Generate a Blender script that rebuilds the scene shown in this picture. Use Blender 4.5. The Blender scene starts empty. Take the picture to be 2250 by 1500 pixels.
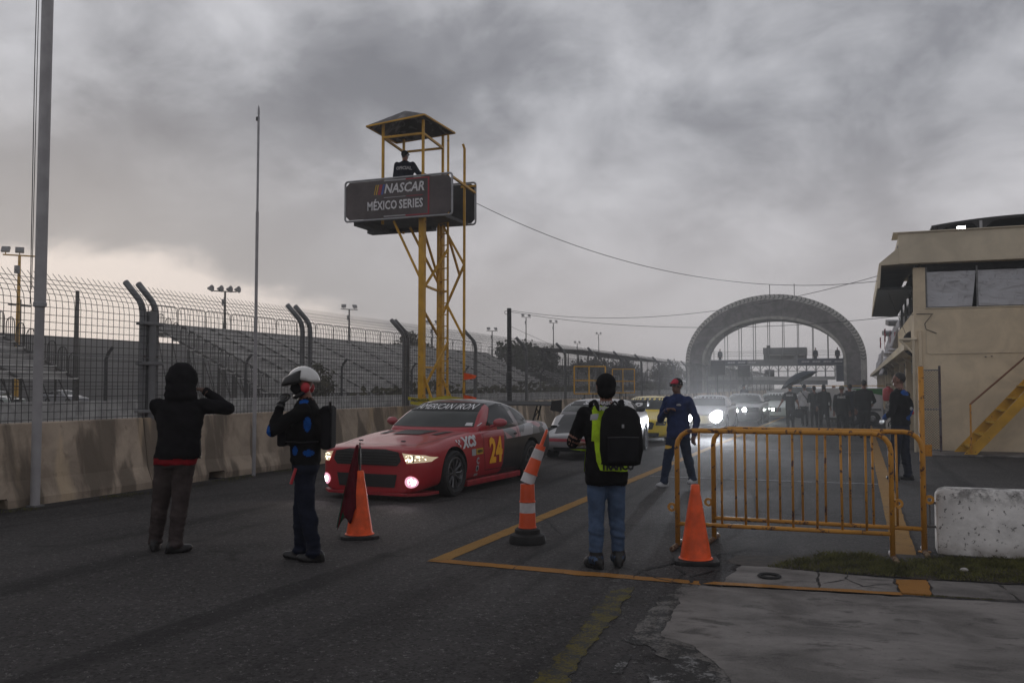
import bpy, bmesh, math, random
from mathutils import Vector, Matrix, noise
from mathutils.bvhtree import BVHTree
from mathutils.kdtree import KDTree
random.seed(7)
R = math.radians
SC = bpy.context.scene
COL = SC.collection

# ------------------------------------------------------------------ camera
cd = bpy.data.cameras.new('camera'); cam = bpy.data.objects.new('camera', cd); COL.objects.link(cam)
cam.location = (0, 0, 1.6)
cam.rotation_euler = (R(90) + math.atan(98 / 2000), 0, math.atan(760 / 2000))
cd.sensor_width = 36; cd.lens = 36 * 2000 / 2250; cd.clip_start = 0.05; cd.clip_end = 3000
SC.camera = cam

# ------------------------------------------------------------------ world: dusk overcast sky
SUN_AZ = R(48)            # left of +Y, where the bright gap under the clouds is
SUN_EL = R(9)
W = bpy.data.worlds.new('World'); SC.world = W; W.use_nodes = True
def build_world():
    nt = W.node_tree; N = nt.nodes; K = nt.links; N.clear()
    out = N.new('ShaderNodeOutputWorld'); bg = N.new('ShaderNodeBackground')
    def M(op, a, b=None, c=None):
        n = N.new('ShaderNodeMath'); n.operation = op
        for i, v in enumerate((a, b, c)):
            if v is None: continue
            if isinstance(v, (int, float)): n.inputs[i].default_value = v
            else: K.new(v, n.inputs[i])
        return n.outputs[0]
    def ss(v, a, b):
        n = N.new('ShaderNodeMapRange'); n.interpolation_type = 'SMOOTHSTEP'
        K.new(v, n.inputs[0]); n.inputs[1].default_value = a; n.inputs[2].default_value = b
        return n.outputs[0]
    def mix(f, a, b, t='MIX'):
        n = N.new('ShaderNodeMix'); n.data_type = 'RGBA'; n.blend_type = t
        if isinstance(f, (int, float)): n.inputs[0].default_value = f
        else: K.new(f, n.inputs[0])
        for s, v in ((6, a), (7, b)):
            if isinstance(v, tuple): n.inputs[s].default_value = (*v, 1)
            else: K.new(v, n.inputs[s])
        return n.outputs[2]
    tc = N.new('ShaderNodeTexCoord'); sp = N.new('ShaderNodeSeparateXYZ'); K.new(tc.outputs['Generated'], sp.inputs[0])
    x, y, z = sp.outputs
    zz = M('ADD', M('MAXIMUM', z, 0.0), 0.5)
    u, v = M('DIVIDE', x, zz), M('DIVIDE', y, zz)
    cb = N.new('ShaderNodeCombineXYZ'); K.new(u, cb.inputs[0]); K.new(v, cb.inputs[1]); cb.inputs[2].default_value = 39.67
    def nz(scale, det, rough, dist):
        n = N.new('ShaderNodeTexNoise'); K.new(cb.outputs[0], n.inputs['Vector'])
        n.inputs['Scale'].default_value = scale; n.inputs['Detail'].default_value = det
        n.inputs['Roughness'].default_value = rough; n.inputs['Distortion'].default_value = dist
        return n.outputs['Fac']
    n1, n2, n3 = nz(1.7, 6, .50, .1), nz(4.6, 9, .58, .3), nz(0.9, 2, .5, .1)
    c = M('ADD', M('ADD', M('MULTIPLY', n1, .50), M('MULTIPLY', n2, .44)), M('MULTIPLY', n3, .16))
    rp = N.new('ShaderNodeValToRGB'); K.new(c, rp.inputs[0]); e = rp.color_ramp.elements
    e[0].position = .43; e[0].color = (.138, .141, .158, 1)
    e[1].position = .67; e[1].color = (.425, .427, .452, 1)
    k = e.new(.505); k.color = (.190, .193, .212, 1)
    k = e.new(.565); k.color = (.280, .283, .304, 1)
    # paler, smoother veil low down
    low = ss(z, .32, .03)
    col = mix(M('MULTIPLY', low, .82), rp.outputs[0], (.378, .356, .360))
    # bright gap below the cloud deck on the sunset side
    hl = M('SQRT', M('ADD', M('ADD', M('MULTIPLY', x, x), M('MULTIPLY', y, y)), 1e-5))
    az = M('DIVIDE', M('ADD', M('MULTIPLY', x, -math.sin(R(54))), M('MULTIPLY', y, math.cos(R(54)))), hl)
    edge = M('ADD', M('MULTIPLY', ss(az, .84, 1.0), .140), M('MULTIPLY', M('SUBTRACT', n2, .5), .10))
    d = M('SUBTRACT', edge, z)
    deck = M('MULTIPLY', M('MULTIPLY', ss(d, -.16, -.02), ss(az, .76, .94)), .55)
    col = mix(deck, col, (.215, .213, .222))
    gap = M('MULTIPLY', ss(d, -.012, .022), ss(az, .84, .97))
    col = mix(M('MULTIPLY', gap, .92), col, (.58, .52, .488))
    sky = N.new('ShaderNodeTexSky'); sky.sky_type = 'NISHITA'; sky.sun_disc = False
    sky.sun_elevation = SUN_EL; sky.sun_rotation = -SUN_AZ
    skd = mix(1.0, sky.outputs[0], (.05, .05, .05), 'MULTIPLY')
    col = mix(.03, col, skd)
    K.new(col, bg.inputs[0]); bg.inputs[1].default_value = 1.48
    K.new(bg.outputs[0], out.inputs[0])
build_world()
sl = bpy.data.lights.new('sun', 'SUN'); sl.energy = 0.3; sl.angle = R(40); sl.color = (1, .93, .88)
so = bpy.data.objects.new('sun', sl); COL.objects.link(so)
so.rotation_euler = Vector((-math.sin(SUN_AZ) * math.cos(SUN_EL), math.cos(SUN_AZ) * math.cos(SUN_EL), math.sin(SUN_EL))).to_track_quat('Z', 'Y').to_euler()
so.location = (-40, 40, 30)
vs = SC.view_settings; vs.view_transform = 'Standard'; vs.look = 'None'; vs.exposure = 0; vs.gamma = 1; vs.use_curve_mapping = False
SC.cycles.volume_bounces = 0
SC.cycles.max_bounces = 6
SC.cycles.use_denoising = True
SC.cycles.sample_clamp_indirect = 4

# ------------------------------------------------------------------ materials
class NT:
    def __init__(s, name, world=False):
        s.m = bpy.data.materials.new(name); s.m.use_nodes = True
        s.N = s.m.node_tree.nodes; s.K = s.m.node_tree.links
        s.b = s.N['Principled BSDF']
        s.tc = s.N.new('ShaderNodeTexCoord')
        if world:                     # blocks that share one mesh still get their own stains
            geo = s.N.new('ShaderNodeNewGeometry'); s.src = geo.outputs['Position']
        else: s.src = s.tc.outputs['Object']
    def put(s, sock, v):
        if isinstance(v, tuple): sock.default_value = (*v, 1) if len(v) == 3 else v
        elif isinstance(v, (int, float)): sock.default_value = v
        else: s.K.new(v, sock)
    def math(s, op, a, b=None, c=None):
        n = s.N.new('ShaderNodeMath'); n.operation = op
        for i, v in enumerate((a, b, c)):
            if v is not None: s.put(n.inputs[i], v)
        return n.outputs[0]
    def ss(s, v, a, b):
        n = s.N.new('ShaderNodeMapRange'); n.interpolation_type = 'SMOOTHSTEP'
        s.put(n.inputs[0], v); n.inputs[1].default_value = a; n.inputs[2].default_value = b
        return n.outputs[0]
    def mix(s, f, a, b):
        n = s.N.new('ShaderNodeMix'); n.data_type = 'RGBA'
        s.put(n.inputs[0], f); s.put(n.inputs[6], a); s.put(n.inputs[7], b)
        return n.outputs[2]
    def vec(s, sc=(1, 1, 1)):
        n = s.N.new('ShaderNodeMapping'); s.K.new(s.src, n.inputs[0]); n.inputs[3].default_value = sc
        return n.outputs[0]
    def noise(s, scale, detail=4, rough=.55, dist=0, vec=None):
        n = s.N.new('ShaderNodeTexNoise'); s.K.new(vec or s.src, n.inputs[0])
        n.inputs['Scale'].default_value = scale; n.inputs['Detail'].default_value = detail
        n.inputs['Roughness'].default_value = rough; n.inputs['Distortion'].default_value = dist
        return n.outputs['Fac']
    def voro(s, scale, feat='F1', vec=None, out=0):
        n = s.N.new('ShaderNodeTexVoronoi'); n.feature = feat; s.K.new(vec or s.src, n.inputs[0])
        n.inputs['Scale'].default_value = scale
        return n.outputs[out]
    def xyz(s):
        n = s.N.new('ShaderNodeSeparateXYZ'); s.K.new(s.src, n.inputs[0]); return n.outputs
    def bump(s, h, strength=.3, dist=.01):
        n = s.N.new('ShaderNodeBump'); n.inputs['Strength'].default_value = strength; n.inputs['Distance'].default_value = dist
        s.K.new(h, n.inputs['Height']); s.K.new(n.outputs[0], s.b.inputs['Normal'])
    def fin(s, col=None, rough=None, metal=None, spec=None):
        if col is not None: s.put(s.b.inputs['Base Color'], col)
        if rough is not None: s.put(s.b.inputs['Roughness'], rough)
        if metal is not None: s.put(s.b.inputs['Metallic'], metal)
        if spec is not None: s.put(s.b.inputs['Specular IOR Level'], spec)
        return s.m
def mul(c, k): return tuple(min(1, v * k) for v in c)
def plain(name, c, rough=.6, metal=0, var=.25, scale=6, bump=0, spec=.4, coat=0):
    t = NT(name); f = t.ss(t.noise(scale, 5), .3, .7)
    col = t.mix(f, mul(c, 1 - var), mul(c, 1 + var))
    if bump: t.bump(t.noise(scale * 6, 4), bump, .01)
    if coat: t.b.inputs['Coat Weight'].default_value = coat; t.b.inputs['Coat Roughness'].default_value = .08
    return t.fin(col, rough, metal, spec)
def rusty(name, c, rust=(.12, .05, .025), amt=.62, rough=.5, scale=9):
    t = NT(name); f = t.ss(t.noise(scale, 6, .65), amt, amt + .06)
    g = t.ss(t.noise(2.2, 3), .3, .7)
    col = t.mix(f, t.mix(g, mul(c, .75), mul(c, 1.1)), rust)
    t.bump(f, .2, .003)
    return t.fin(col, t.mix(f, (rough,) * 3, (.85,) * 3), 0, .4)
def emis(name, c, st):
    t = NT(name); t.b.inputs['Emission Color'].default_value = (*c, 1); t.b.inputs['Emission Strength'].default_value = st
    return t.fin((.6, .6, .6), .2)
def glass(name, c=(.008, .009, .010), rough=.08, alpha=None):
    t = NT(name)
    if alpha is not None: t.b.inputs['Alpha'].default_value = alpha
    f = t.noise(3, 3)
    return t.fin(t.mix(f, mul(c, .7), mul(c, 1.4)), rough, 0, .28)

MT = {}
def asphalt():
    t = NT('asphalt')
    g1 = t.voro(85, out=0); g2 = t.noise(0.35, 5, .6, .6); g3 = t.noise(24, 3); sp = t.voro(38, out=1)
    spx = t.N.new('ShaderNodeSeparateColor'); t.K.new(sp, spx.inputs[0])
    light = t.ss(spx.outputs[0], .86, .95)
    cell = t.voro(55, out=1); cex = t.N.new('ShaderNodeSeparateColor'); t.K.new(cell, cex.inputs[0])
    col = t.mix(t.ss(g2, .3, .72), (.048, .044, .043), (.090, .082, .080))
    col = t.mix(t.math('MULTIPLY', t.ss(g3, .35, .7), .5), col, (.066, .064, .064))
    col = t.mix(t.math('MULTIPLY', t.ss(cex.outputs[1], .45, .95), .40), col, (.085, .082, .080))
    col = t.mix(t.math('MULTIPLY', t.ss(cex.outputs[2], .60, .98), .5), col, (.016, .015, .015))
    col = t.mix(t.math('MULTIPLY', light, t.math('MULTIPLY', t.ss(g1, .62, .3), .75)), col, (.19, .185, .175))
    streak = t.ss(t.noise(.9, 4, .55, .3, t.vec((1.6, .10, 1))), .52, .66)
    col = t.mix(t.math('MULTIPLY', streak, .55), col, (.020, .019, .0195))
    oil = t.ss(t.noise(1.1, 5, .6, 1.0), .60, .70)
    col = t.mix(t.math('MULTIPLY', oil, .5), col, (.018, .017, .017))
    dust = t.ss(t.noise(.7, 6, .65, .4, t.vec((1, .6, 1))), .56, .72)
    col = t.mix(t.math('MULTIPLY', dust, .5), col, (.095, .088, .083))
    damp = t.ss(t.noise(.16, 4, .6, .8), .47, .63)
    rough = t.math('SUBTRACT', .93, t.math('MULTIPLY', damp, .16))
    h = t.math('ADD', t.math('MULTIPLY', g1, 1.0), t.math('MULTIPLY', t.noise(60, 4), .8))
    t.bump(h, .75, .012)
    return t.fin(col, rough, 0, .09)
def concrete(name, c, spots=.35, streaks=False, rough=.85, var=.38):
    t = NT(name, streaks)
    a = t.noise(1.4, 7, .62, .6); b = t.noise(9, 6, .6)
    col = t.mix(t.ss(a, .32, .68), mul(c, 1 - var), mul(c, 1 + var * .4))
    if streaks:
        s1 = t.ss(t.noise(1.0, 4, .5, .25, t.vec((.4, 1.9, .50))), .465, .545)
        col = t.mix(t.math('MULTIPLY', s1, .80), col, mul(c, .30))
        s2 = t.ss(t.noise(1.0, 4, .5, .35, t.vec((.3, 1.7, .30))), .57, .66)
        col = t.mix(t.math('MULTIPLY', s2, .5), col, mul((c[0] * 1.25, c[1] * 1.18, c[2]), 1.25))
    col = t.mix(t.math('MULTIPLY', t.ss(b, .60, .72), spots), col, mul(c, .22))
    hole = t.ss(t.voro(26, out=0), .13, .06)
    hole = t.math('MULTIPLY', hole, t.ss(t.noise(3.1, 2), .5, .62))
    col = t.mix(t.math('MULTIPLY', hole, .8), col, mul(c, .16))
    t.bump(t.math('SUBTRACT', t.noise(30, 6), hole), .4, .01)
    return t.fin(col, rough, 0, .3)
def worn_paint(name, c, base=(.045, .043, .042), amt=.5, sc=5.0):
    t = NT(name)
    n = t.math('ADD', t.math('MULTIPLY', t.noise(sc, 7, .68), .6), t.math('MULTIPLY', t.noise(55, 4, .7), .4))
    f = t.ss(n, amt + .05, amt - .05)
    col = t.mix(f, base, t.mix(t.noise(2.3, 4), mul(c, .7), mul(c, 1.15)))
    t.bump(t.voro(85), .6, .010)
    return t.fin(col, .88, 0, .10)
MT['asphalt'] = asphalt()
def slab_mat():
    t = NT('stained_slab_concrete'); c = (.172, .158, .148)
    a = t.noise(1.3, 7, .65, .4, t.vec((.8, 1.2, 1))); col = t.mix(t.ss(a, .35, .65), mul(c, .62), mul(c, 1.35))
    st = t.ss(t.noise(3.2, 6, .65, .5, t.vec((.75, 1.5, 1))), .54, .66); col = t.mix(t.math('MULTIPLY', st, .8), col, mul(c, .38))
    sp = t.ss(t.noise(15, 6, .7, 0, t.vec((.8, 1.6, 1))), .60, .70); col = t.mix(t.math('MULTIPLY', sp, .75), col, mul(c, .25))
    gr = t.noise(110, 3, .7); col = t.mix(t.math('MULTIPLY', t.ss(gr, .35, .75), .35), col, mul(c, 1.35))
    pit = t.math('MULTIPLY', t.ss(t.voro(34), .16, .06), t.ss(t.noise(4, 2), .48, .6)); col = t.mix(pit, col, mul(c, .14))
    t.bump(t.math('ADD', t.noise(45, 6), t.math('MULTIPLY', a, 1.5)), .5, .012)
    return t.fin(col, .95, 0, .08)
MT['slab'] = slab_mat()
MT['slab_pale'] = concrete('pale_concrete', (.33, .32, .30), .8)
MT['barrier'] = concrete('barrier_concrete', (.42, .34, .262), .35, True)
MT['far_wall'] = concrete('far_wall_concrete', (.40, .39, .375), .2)
def block_mat():
    t = NT('whitewashed_concrete'); x, y, z = t.xyz(); c = (.70, .675, .645)
    col = t.mix(t.ss(t.noise(2.4, 6, .6), .35, .7), mul(c, .72), mul(c, 1.08))
    k = t.ss(t.noise(24, 5, .7), .595, .64); col = t.mix(t.math('MULTIPLY', k, .85), col, (.06, .055, .05))
    top = t.math('MULTIPLY', t.ss(z, .44, .60), t.ss(t.noise(7, 6, .7), .42, .60)); col = t.mix(t.math('MULTIPLY', top, .8), col, (.08, .075, .07))
    low = t.math('MULTIPLY', t.ss(z, .16, .0), t.ss(t.noise(6, 5, .6), .3, .6)); col = t.mix(t.math('MULTIPLY', low, .7), col, (.18, .15, .12))
    t.bump(t.math('SUBTRACT', t.noise(26, 6), k), .5, .012)
    return t.fin(col, .85, 0, .25)
MT['white_block'] = block_mat()
MT['line_yellow'] = worn_paint('worn_ochre_paint', (.30, .165, .045), amt=.60)
MT['line_orange'] = worn_paint('worn_orange_paint', (.33, .155, .04), amt=.60)
MT['line_faded'] = worn_paint('faded_mossy_paint', (.115, .094, .026), amt=.50, sc=7)
MT['slab_worn'] = worn_paint('broken_slab_edge', (.16, .148, .138), amt=.50, sc=6)
MT['line_white'] = worn_paint('worn_white_paint', (.32, .32, .33), amt=.50)
MT['line_wht'] = worn_paint('chalky_white_paint', (.25, .245, .24), amt=.44, sc=8)
MT['crack'] = plain('crack_fill', (.012, .011, .011), .9)
MT['soil'] = plain('damp_soil', (.03, .022, .016), .95, scale=12, var=.5, bump=.5)
MT['yellow_steel'] = rusty('yellow_painted_steel', (.58, .31, .022), amt=.62)
MT['orange_steel'] = rusty('orange_yellow_tube', (.52, .235, .028), rust=(.09, .042, .03), amt=.565, scale=16)
MT['galv'] = rusty('galvanised_steel', (.17, .172, .175), rust=(.07, .055, .045), amt=.62, rough=.55)
MT['wire'] = plain('fence_wire', (.045, .042, .041), .6, .3)
MT['pole_white'] = plain('greyish_white_pole', (.33, .32, .325), .55, 0, .15, 3)
MT['pole_alu'] = plain('dull_aluminium', (.30, .30, .31), .45, .4, .1)
MT['dark_steel'] = plain('dark_steel', (.05, .05, .052), .55, .3)
MT['black_vinyl'] = plain('black_vinyl', (.016, .015, .016), .5, 0, .3)
MT['sign_dark'] = plain('dark_printed_banner', (.075, .061, .061), .6, 0, .25, 2)
MT['letter_white'] = plain('white_lettering', (.60, .59, .60), .6, 0, .08)
MT['letter_grey'] = plain('grey_lettering', (.34, .335, .34), .6, 0, .1)
MT['letter_red'] = plain('red_print', (.30, .035, .05), .6, 0, .1)
MT['letter_yellow'] = plain('yellow_print', (.50, .30, .03), .6, 0, .1)
MT['letter_blue'] = plain('blue_print', (.06, .09, .28), .6, 0, .1)
MT['number_orange'] = plain('orange_number_vinyl', (.85, .40, .02), .45, 0, .06)
MT['cream'] = concrete('cream_painted_wall', (.66, .545, .385), .10, False, .8, .16)
MT['cream_dark'] = concrete('cream_fascia', (.60, .52, .39), .10, False, .85, .14)
MT['foil'] = None
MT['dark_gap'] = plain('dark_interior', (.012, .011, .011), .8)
MT['tyre'] = plain('tyre_rubber', (.014, .014, .015), .75, 0, .2, 20)
MT['rim_dark'] = plain('dark_alloy', (.11, .11, .115), .35, .7, .1)
MT['rim_silver'] = plain('silver_alloy', (.30, .30, .31), .35, .8, .1)
MT['trim_black'] = plain('black_trim', (.012, .012, .013), .5, 0, .2)
MT['car_glass'] = glass('car_glass')
MT['wind_glass'] = glass('windscreen_glass', (.042, .046, .043), .10)
MT['orange_cone'] = plain('orange_cone_plastic', (.78, .09, .012), .46, 0, .22, 7)
MT['orange_post'] = plain('orange_delineator_plastic', (.66, .085, .022), .45, 0, .15, 3)
MT['refl_white'] = plain('scuffed_white_band', (.52, .49, .49), .55, 0, .18, 8)
MT['rubber'] = plain('black_rubber', (.018, .017, .017), .8, 0, .3, 8)
MT['skin'] = plain('skin', (.22, .105, .072), .55, 0, .1)
MT['skin_dark'] = plain('tanned_skin', (.135, .065, .045), .55, 0, .1)
MT['hair'] = plain('dark_hair', (.012, .009, .008), .6, 0, .3, 40)
MT['white_shirt'] = plain('white_cotton', (.42, .41, .43), .85)
MT['grey_metal'] = plain('grey_sheet_metal', (.17, .17, .172), .5, .2)
def foil():
    t = NT('crumpled_silver_film')
    n = t.noise(1.6, 2, .45, 1.2, t.vec((1, 1, 2.6))); v = t.noise(7, 2, .5, 2.5, t.vec((1.0, 1, .45)))
    h = t.math('ADD', t.math('MULTIPLY', n, 1.2), t.math('MULTIPLY', t.ss(v, .60, .68), .35))
    t.bump(h, .55, .03)
    return t.fin(t.mix(t.noise(1.5, 3), (.30, .30, .315), (.44, .44, .46)), .38, .55)
MT['foil'] = foil()
def cloth(name, c, rough=.9, var=.25):
    t = NT(name); n = t.noise(9, 5, .6)
    t.bump(t.math('ADD', t.noise(16, 4), t.math('MULTIPLY', t.noise(160, 2), .4)), .35, .012)
    t.b.inputs['Sheen Weight'].default_value = .0
    return t.fin(t.mix(t.ss(n, .3, .7), mul(c, 1 - var), mul(c, 1 + var)), rough, 0, .08)
MT['black_cloth'] = cloth('black_cloth', (.010, .0095, .011))
MT['tee_black'] = cloth('black_cotton', (.0075, .007, .0075))
MT['navy_cloth'] = cloth('navy_cloth', (.012, .0145, .026))
MT['pants_brown'] = cloth('taupe_trousers', (.055, .043, .041))
MT['red_cloth'] = cloth('red_cotton', (.20, .009, .014))
MT['denim'] = cloth('blue_denim', (.065, .095, .155))
MT['blue_jacket'] = cloth('royal_blue_jacket', (.016, .027, .085))
MT['blue_pants'] = cloth('slate_blue_trousers', (.014, .022, .045))
MT['blue_trim'] = cloth('bright_blue_cloth', (.008, .062, .25))
MT['hivis'] = cloth('fluorescent_yellow_mesh', (.42, .62, .03))
MT['cap_red'] = cloth('red_cap_panel', (.42, .03, .055))
MT['khaki'] = cloth('khaki_cloth', (.13, .125, .10))
MT['white_shoe'] = plain('white_leather', (.40, .40, .41), .5)
MT['black_shoe'] = plain('black_leather', (.013, .012, .012), .4)
MT['flag_red'] = cloth('dark_red_flag', (.085, .006, .012))
MT['flag_green'] = cloth('green_flag', (.008, .05, .028))
MT['helmet_white'] = plain('white_helmet_shell', (.60, .59, .57), .25, 0, .05, 4, coat=.6)
MT['hard_black'] = plain('black_plastic', (.014, .013, .013), .35, 0, .2)
MT['red_plastic'] = plain('red_plastic', (.38, .022, .03), .45, 0, .15)

# ------------------------------------------------------------------ mesh helpers
def tag(o, label=None, cat=None, group=None, kind=None):
    if label: o['label'] = label
    if cat: o['category'] = cat
    if group: o['group'] = group
    if kind: o['kind'] = kind
    return o
def link(name, me, mats, parent=None, loc=None, smooth=False):
    o = bpy.data.objects.new(name, me); COL.objects.link(o)
    if mats is not None:
        for m in (mats if isinstance(mats, (list, tuple)) else [mats]):
            me.materials.append(MT[m] if isinstance(m, str) else m)
    if smooth:
        me.polygons.foreach_set('use_smooth', [True] * len(me.polygons))
    if parent: o.parent = parent
    if loc: o.location = loc
    return o
def share(name, me, parent, loc=(0, 0, 0), rot=(0, 0, 0), scale=(1, 1, 1)):
    o = bpy.data.objects.new(name, me); COL.objects.link(o); o.parent = parent
    o.location = loc; o.rotation_euler = rot; o.scale = scale
    return o
def empty(name, loc=(0, 0, 0), rz=0, **k):
    o = bpy.data.objects.new(name, None); COL.objects.link(o); o.location = loc; o.rotation_euler = (0, 0, rz)
    o.empty_display_size = .1
    return tag(o, **k)
def copy_tree(o, parent=None):
    c = o.copy(); COL.objects.link(c)
    if parent: c.parent = parent
    for ch in list(o.children): copy_tree(ch, c)
    return c
class MB:
    def __init__(s): s.v = []; s.f = []; s.mi = []; s.m = 0
    def add(s, vs, fs):
        b = len(s.v); s.v += [tuple(p) for p in vs]
        for f in fs: s.f.append([b + i for i in f]); s.mi.append(s.m)
        return s
    def box(s, c, d, rz=0, rx=0, ry=0, taper=1.0):
        M = Matrix.Rotation(rz, 3, 'Z') @ Matrix.Rotation(ry, 3, 'Y') @ Matrix.Rotation(rx, 3, 'X')
        vs = []
        for z in (-.5, .5):
            k = taper if z > 0 else 1
            for x, y in ((-.5, -.5), (.5, -.5), (.5, .5), (-.5, .5)):
                vs.append(M @ Vector((x * d[0] * k, y * d[1] * k, z * d[2])) + Vector(c))
        return s.add(vs, [(3, 2, 1, 0), (4, 5, 6, 7), (0, 1, 5, 4), (1, 2, 6, 5), (2, 3, 7, 6), (3, 0, 4, 7)])
    def bb(s, a, b):
        return s.box([(a[i] + b[i]) / 2 for i in range(3)], [abs(b[i] - a[i]) for i in range(3)])
    def tube(s, pts, r, n=8, caps=True, flat=1.0):
        pts = [Vector(p) for p in pts]; rs = r if isinstance(r, (list, tuple)) else [r] * len(pts)
        T = []
        for i in range(len(pts)):
            a = pts[max(0, i - 1)]; b = pts[min(len(pts) - 1, i + 1)]; T.append((b - a).normalized())
        up = Vector((0, 0, 1)) if abs(T[0].z) < .9 else Vector((1, 0, 0))
        u = T[0].cross(up).normalized(); vs = []
        for p, t, rr in zip(pts, T, rs):
            u = (u - t * u.dot(t)).normalized(); w = t.cross(u)
            for k in range(n):
                a = 2 * math.pi * k / n + (math.pi / 4 if n == 4 else 0)
                vs.append(p + (u * math.cos(a) + w * math.sin(a) * flat) * rr)
        fs = []
        for i in range(len(pts) - 1):
            for k in range(n):
                a, b = i * n + k, i * n + (k + 1) % n
                fs.append((a, b, b + n, a + n))
        if caps:
            fs.append(tuple(range(n))[::-1]); fs.append(tuple(range((len(pts) - 1) * n, len(pts) * n)))
        return s.add(vs, fs)
    def lathe(s, prof, n=20, c=(0, 0, 0), axis='Z', closed=False):
        vs = []
        for (r, h) in prof:
            for k in range(n):
                a = 2 * math.pi * k / n; p = (r * math.cos(a), r * math.sin(a), h)
                if axis == 'X': p = (h, p[0], p[1])
                if axis == 'Y': p = (p[0], h, p[1])
                vs.append((p[0] + c[0], p[1] + c[1], p[2] + c[2]))
        m = len(prof); fs = []
        for i in range(m if closed else m - 1):
            j = (i + 1) % m
            for k in range(n):
                fs.append((i * n + k, i * n + (k + 1) % n, j * n + (k + 1) % n, j * n + k))
        if not closed:
            if prof[0][0] > 1e-6: fs.append(tuple(range(n))[::-1])
            if prof[-1][0] > 1e-6: fs.append(tuple(range((m - 1) * n, m * n)))
        return s.add(vs, fs)
    def loft(s, rings, caps=True):
        n = len(rings[0]); vs = [p for r in rings for p in r]; fs = []
        for i in range(len(rings) - 1):
            for k in range(n):
                a, b = i * n + k, i * n + (k + 1) % n
                fs.append((a, b, b + n, a + n))
        if caps:
            fs.append(tuple(range(n))[::-1]); fs.append(tuple(range((len(rings) - 1) * n, len(rings) * n)))
        return s.add(vs, fs)
    def prism(s, poly, a, b, axis='Z'):
        f = {'Z': lambda p, h: (p[0], p[1], h), 'Y': lambda p, h: (p[0], h, p[1]), 'X': lambda p, h: (h, p[0], p[1])}[axis]
        return s.loft([[f(p, a) for p in poly], [f(p, b) for p in poly]])
    def ell(s, c, r, n=14, m=9, M=None):
        vs = []; fs = []
        for i in range(m + 1):
            th = math.pi * i / m
            for k in range(n):
                a = 2 * math.pi * k / n
                p = Vector((r[0] * math.sin(th) * math.cos(a), r[1] * math.sin(th) * math.sin(a), -r[2] * math.cos(th)))
                if M: p = M @ p
                vs.append(p + Vector(c))
        for i in range(m):
            for k in range(n):
                a, b = i * n + k, i * n + (k + 1) % n
                fs.append((a, b, b + n, a + n))
        return s.add(vs, fs)
    def mesh(s, name, weld=False, fix=True):
        me = bpy.data.meshes.new(name); me.from_pydata(s.v, [], s.f)
        me.polygons.foreach_set('material_index', s.mi)
        if fix or weld:
            bm = bmesh.new(); bm.from_mesh(me)
            if weld: bmesh.ops.remove_doubles(bm, verts=bm.verts, dist=1e-4)
            bmesh.ops.recalc_face_normals(bm, faces=bm.faces)
            bm.to_mesh(me); bm.free()
        me.update(); return me
    def build(s, name, mats, parent=None, loc=None, smooth=False, bevel=0, weld=False, fix=True):
        o = link(name, s.mesh(name, weld, fix), mats, parent, loc)
        if bevel:
            b = o.modifiers.new('bevel', 'BEVEL'); b.width = bevel; b.segments = 2; b.limit_method = 'ANGLE'
        if smooth:
            o.data.polygons.foreach_set('use_smooth', [True] * len(o.data.polygons))
            if smooth != 'all': o.data.set_sharp_from_angle(angle=R(40))
        return o
def sheet(name, poly, z, m, label=None, cat=None, kind=None, parent=None, holes=0, grid=0):
    bm = bmesh.new(); bm.faces.new([bm.verts.new((x, y, z)) for x, y in poly])
    me = bpy.data.meshes.new(name); bm.to_mesh(me); bm.free()
    if me.polygons[0].normal.z < 0: me.flip_normals()
    o = link(name, me, m, parent); return tag(o, label, cat, None, kind)
def rough_poly(pts, step=.08, amp=.02, seed=0):
    out = []; n = len(pts)
    for i in range(n):
        a = Vector(pts[i]); b = Vector(pts[(i + 1) % n]); d = b - a; L = d.length; k = max(1, int(L / step)); nn = Vector((-d.y, d.x)).normalized()
        for j in range(k):
            p = a + d * (j / k)
            w = noise.noise(Vector((p.x * 7, p.y * 7, seed))) * amp + noise.noise(Vector((p.x * 23, p.y * 23, seed + 5))) * amp * .5
            out.append(tuple(p + nn * w))
    return out
def baked(o):
    dg = bpy.context.evaluated_depsgraph_get(); dg.update()
    me = bpy.data.meshes.new_from_object(o.evaluated_get(dg), preserve_all_data_layers=False, depsgraph=dg)
    return me
def refine(bm, mx):
    for _ in range(7):
        es = [e for e in bm.edges if e.calc_length() > mx]
        if not es: break
        bmesh.ops.subdivide_edges(bm, edges=es, cuts=1)
        bmesh.ops.triangulate(bm, faces=[f for f in bm.faces if len(f.verts) > 3])
def text_bm(body, size=1.0, bold=.0, shear=0, sx=1.0, spacing=1.0, align='CENTER'):
    cu = bpy.data.curves.new('lettering', 'FONT'); cu.body = body; cu.size = size; cu.shear = shear
    cu.align_x = align; cu.align_y = 'CENTER'; cu.offset = bold; cu.space_character = spacing
    cu.resolution_u = 2
    o = bpy.data.objects.new('lettering', cu); COL.objects.link(o)
    bpy.context.view_layer.update()
    me = baked(o); bm = bmesh.new(); bm.from_mesh(me)
    bpy.data.objects.remove(o); bpy.data.curves.remove(cu); bpy.data.meshes.remove(me)
    for v in bm.verts: v.co.x *= sx
    return bm
def place_bm(bm, name, m, parent, O, U, V, z=0):
    """put a flat 2-D shape into the plane through O spanned by U, V, lifted by z along U x V"""
    U = Vector(U).normalized(); V = Vector(V).normalized(); Nn = U.cross(V); O = Vector(O)
    for v in bm.verts: v.co = O + U * v.co.x + V * v.co.y + Nn * z
    me = bpy.data.meshes.new(name); bm.to_mesh(me); bm.free()
    return link(name, me, m, parent)
def poly_bm(pts):
    bm = bmesh.new(); f = bm.faces.new([bm.verts.new((p[0], p[1], 0)) for p in pts])
    return bm
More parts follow.
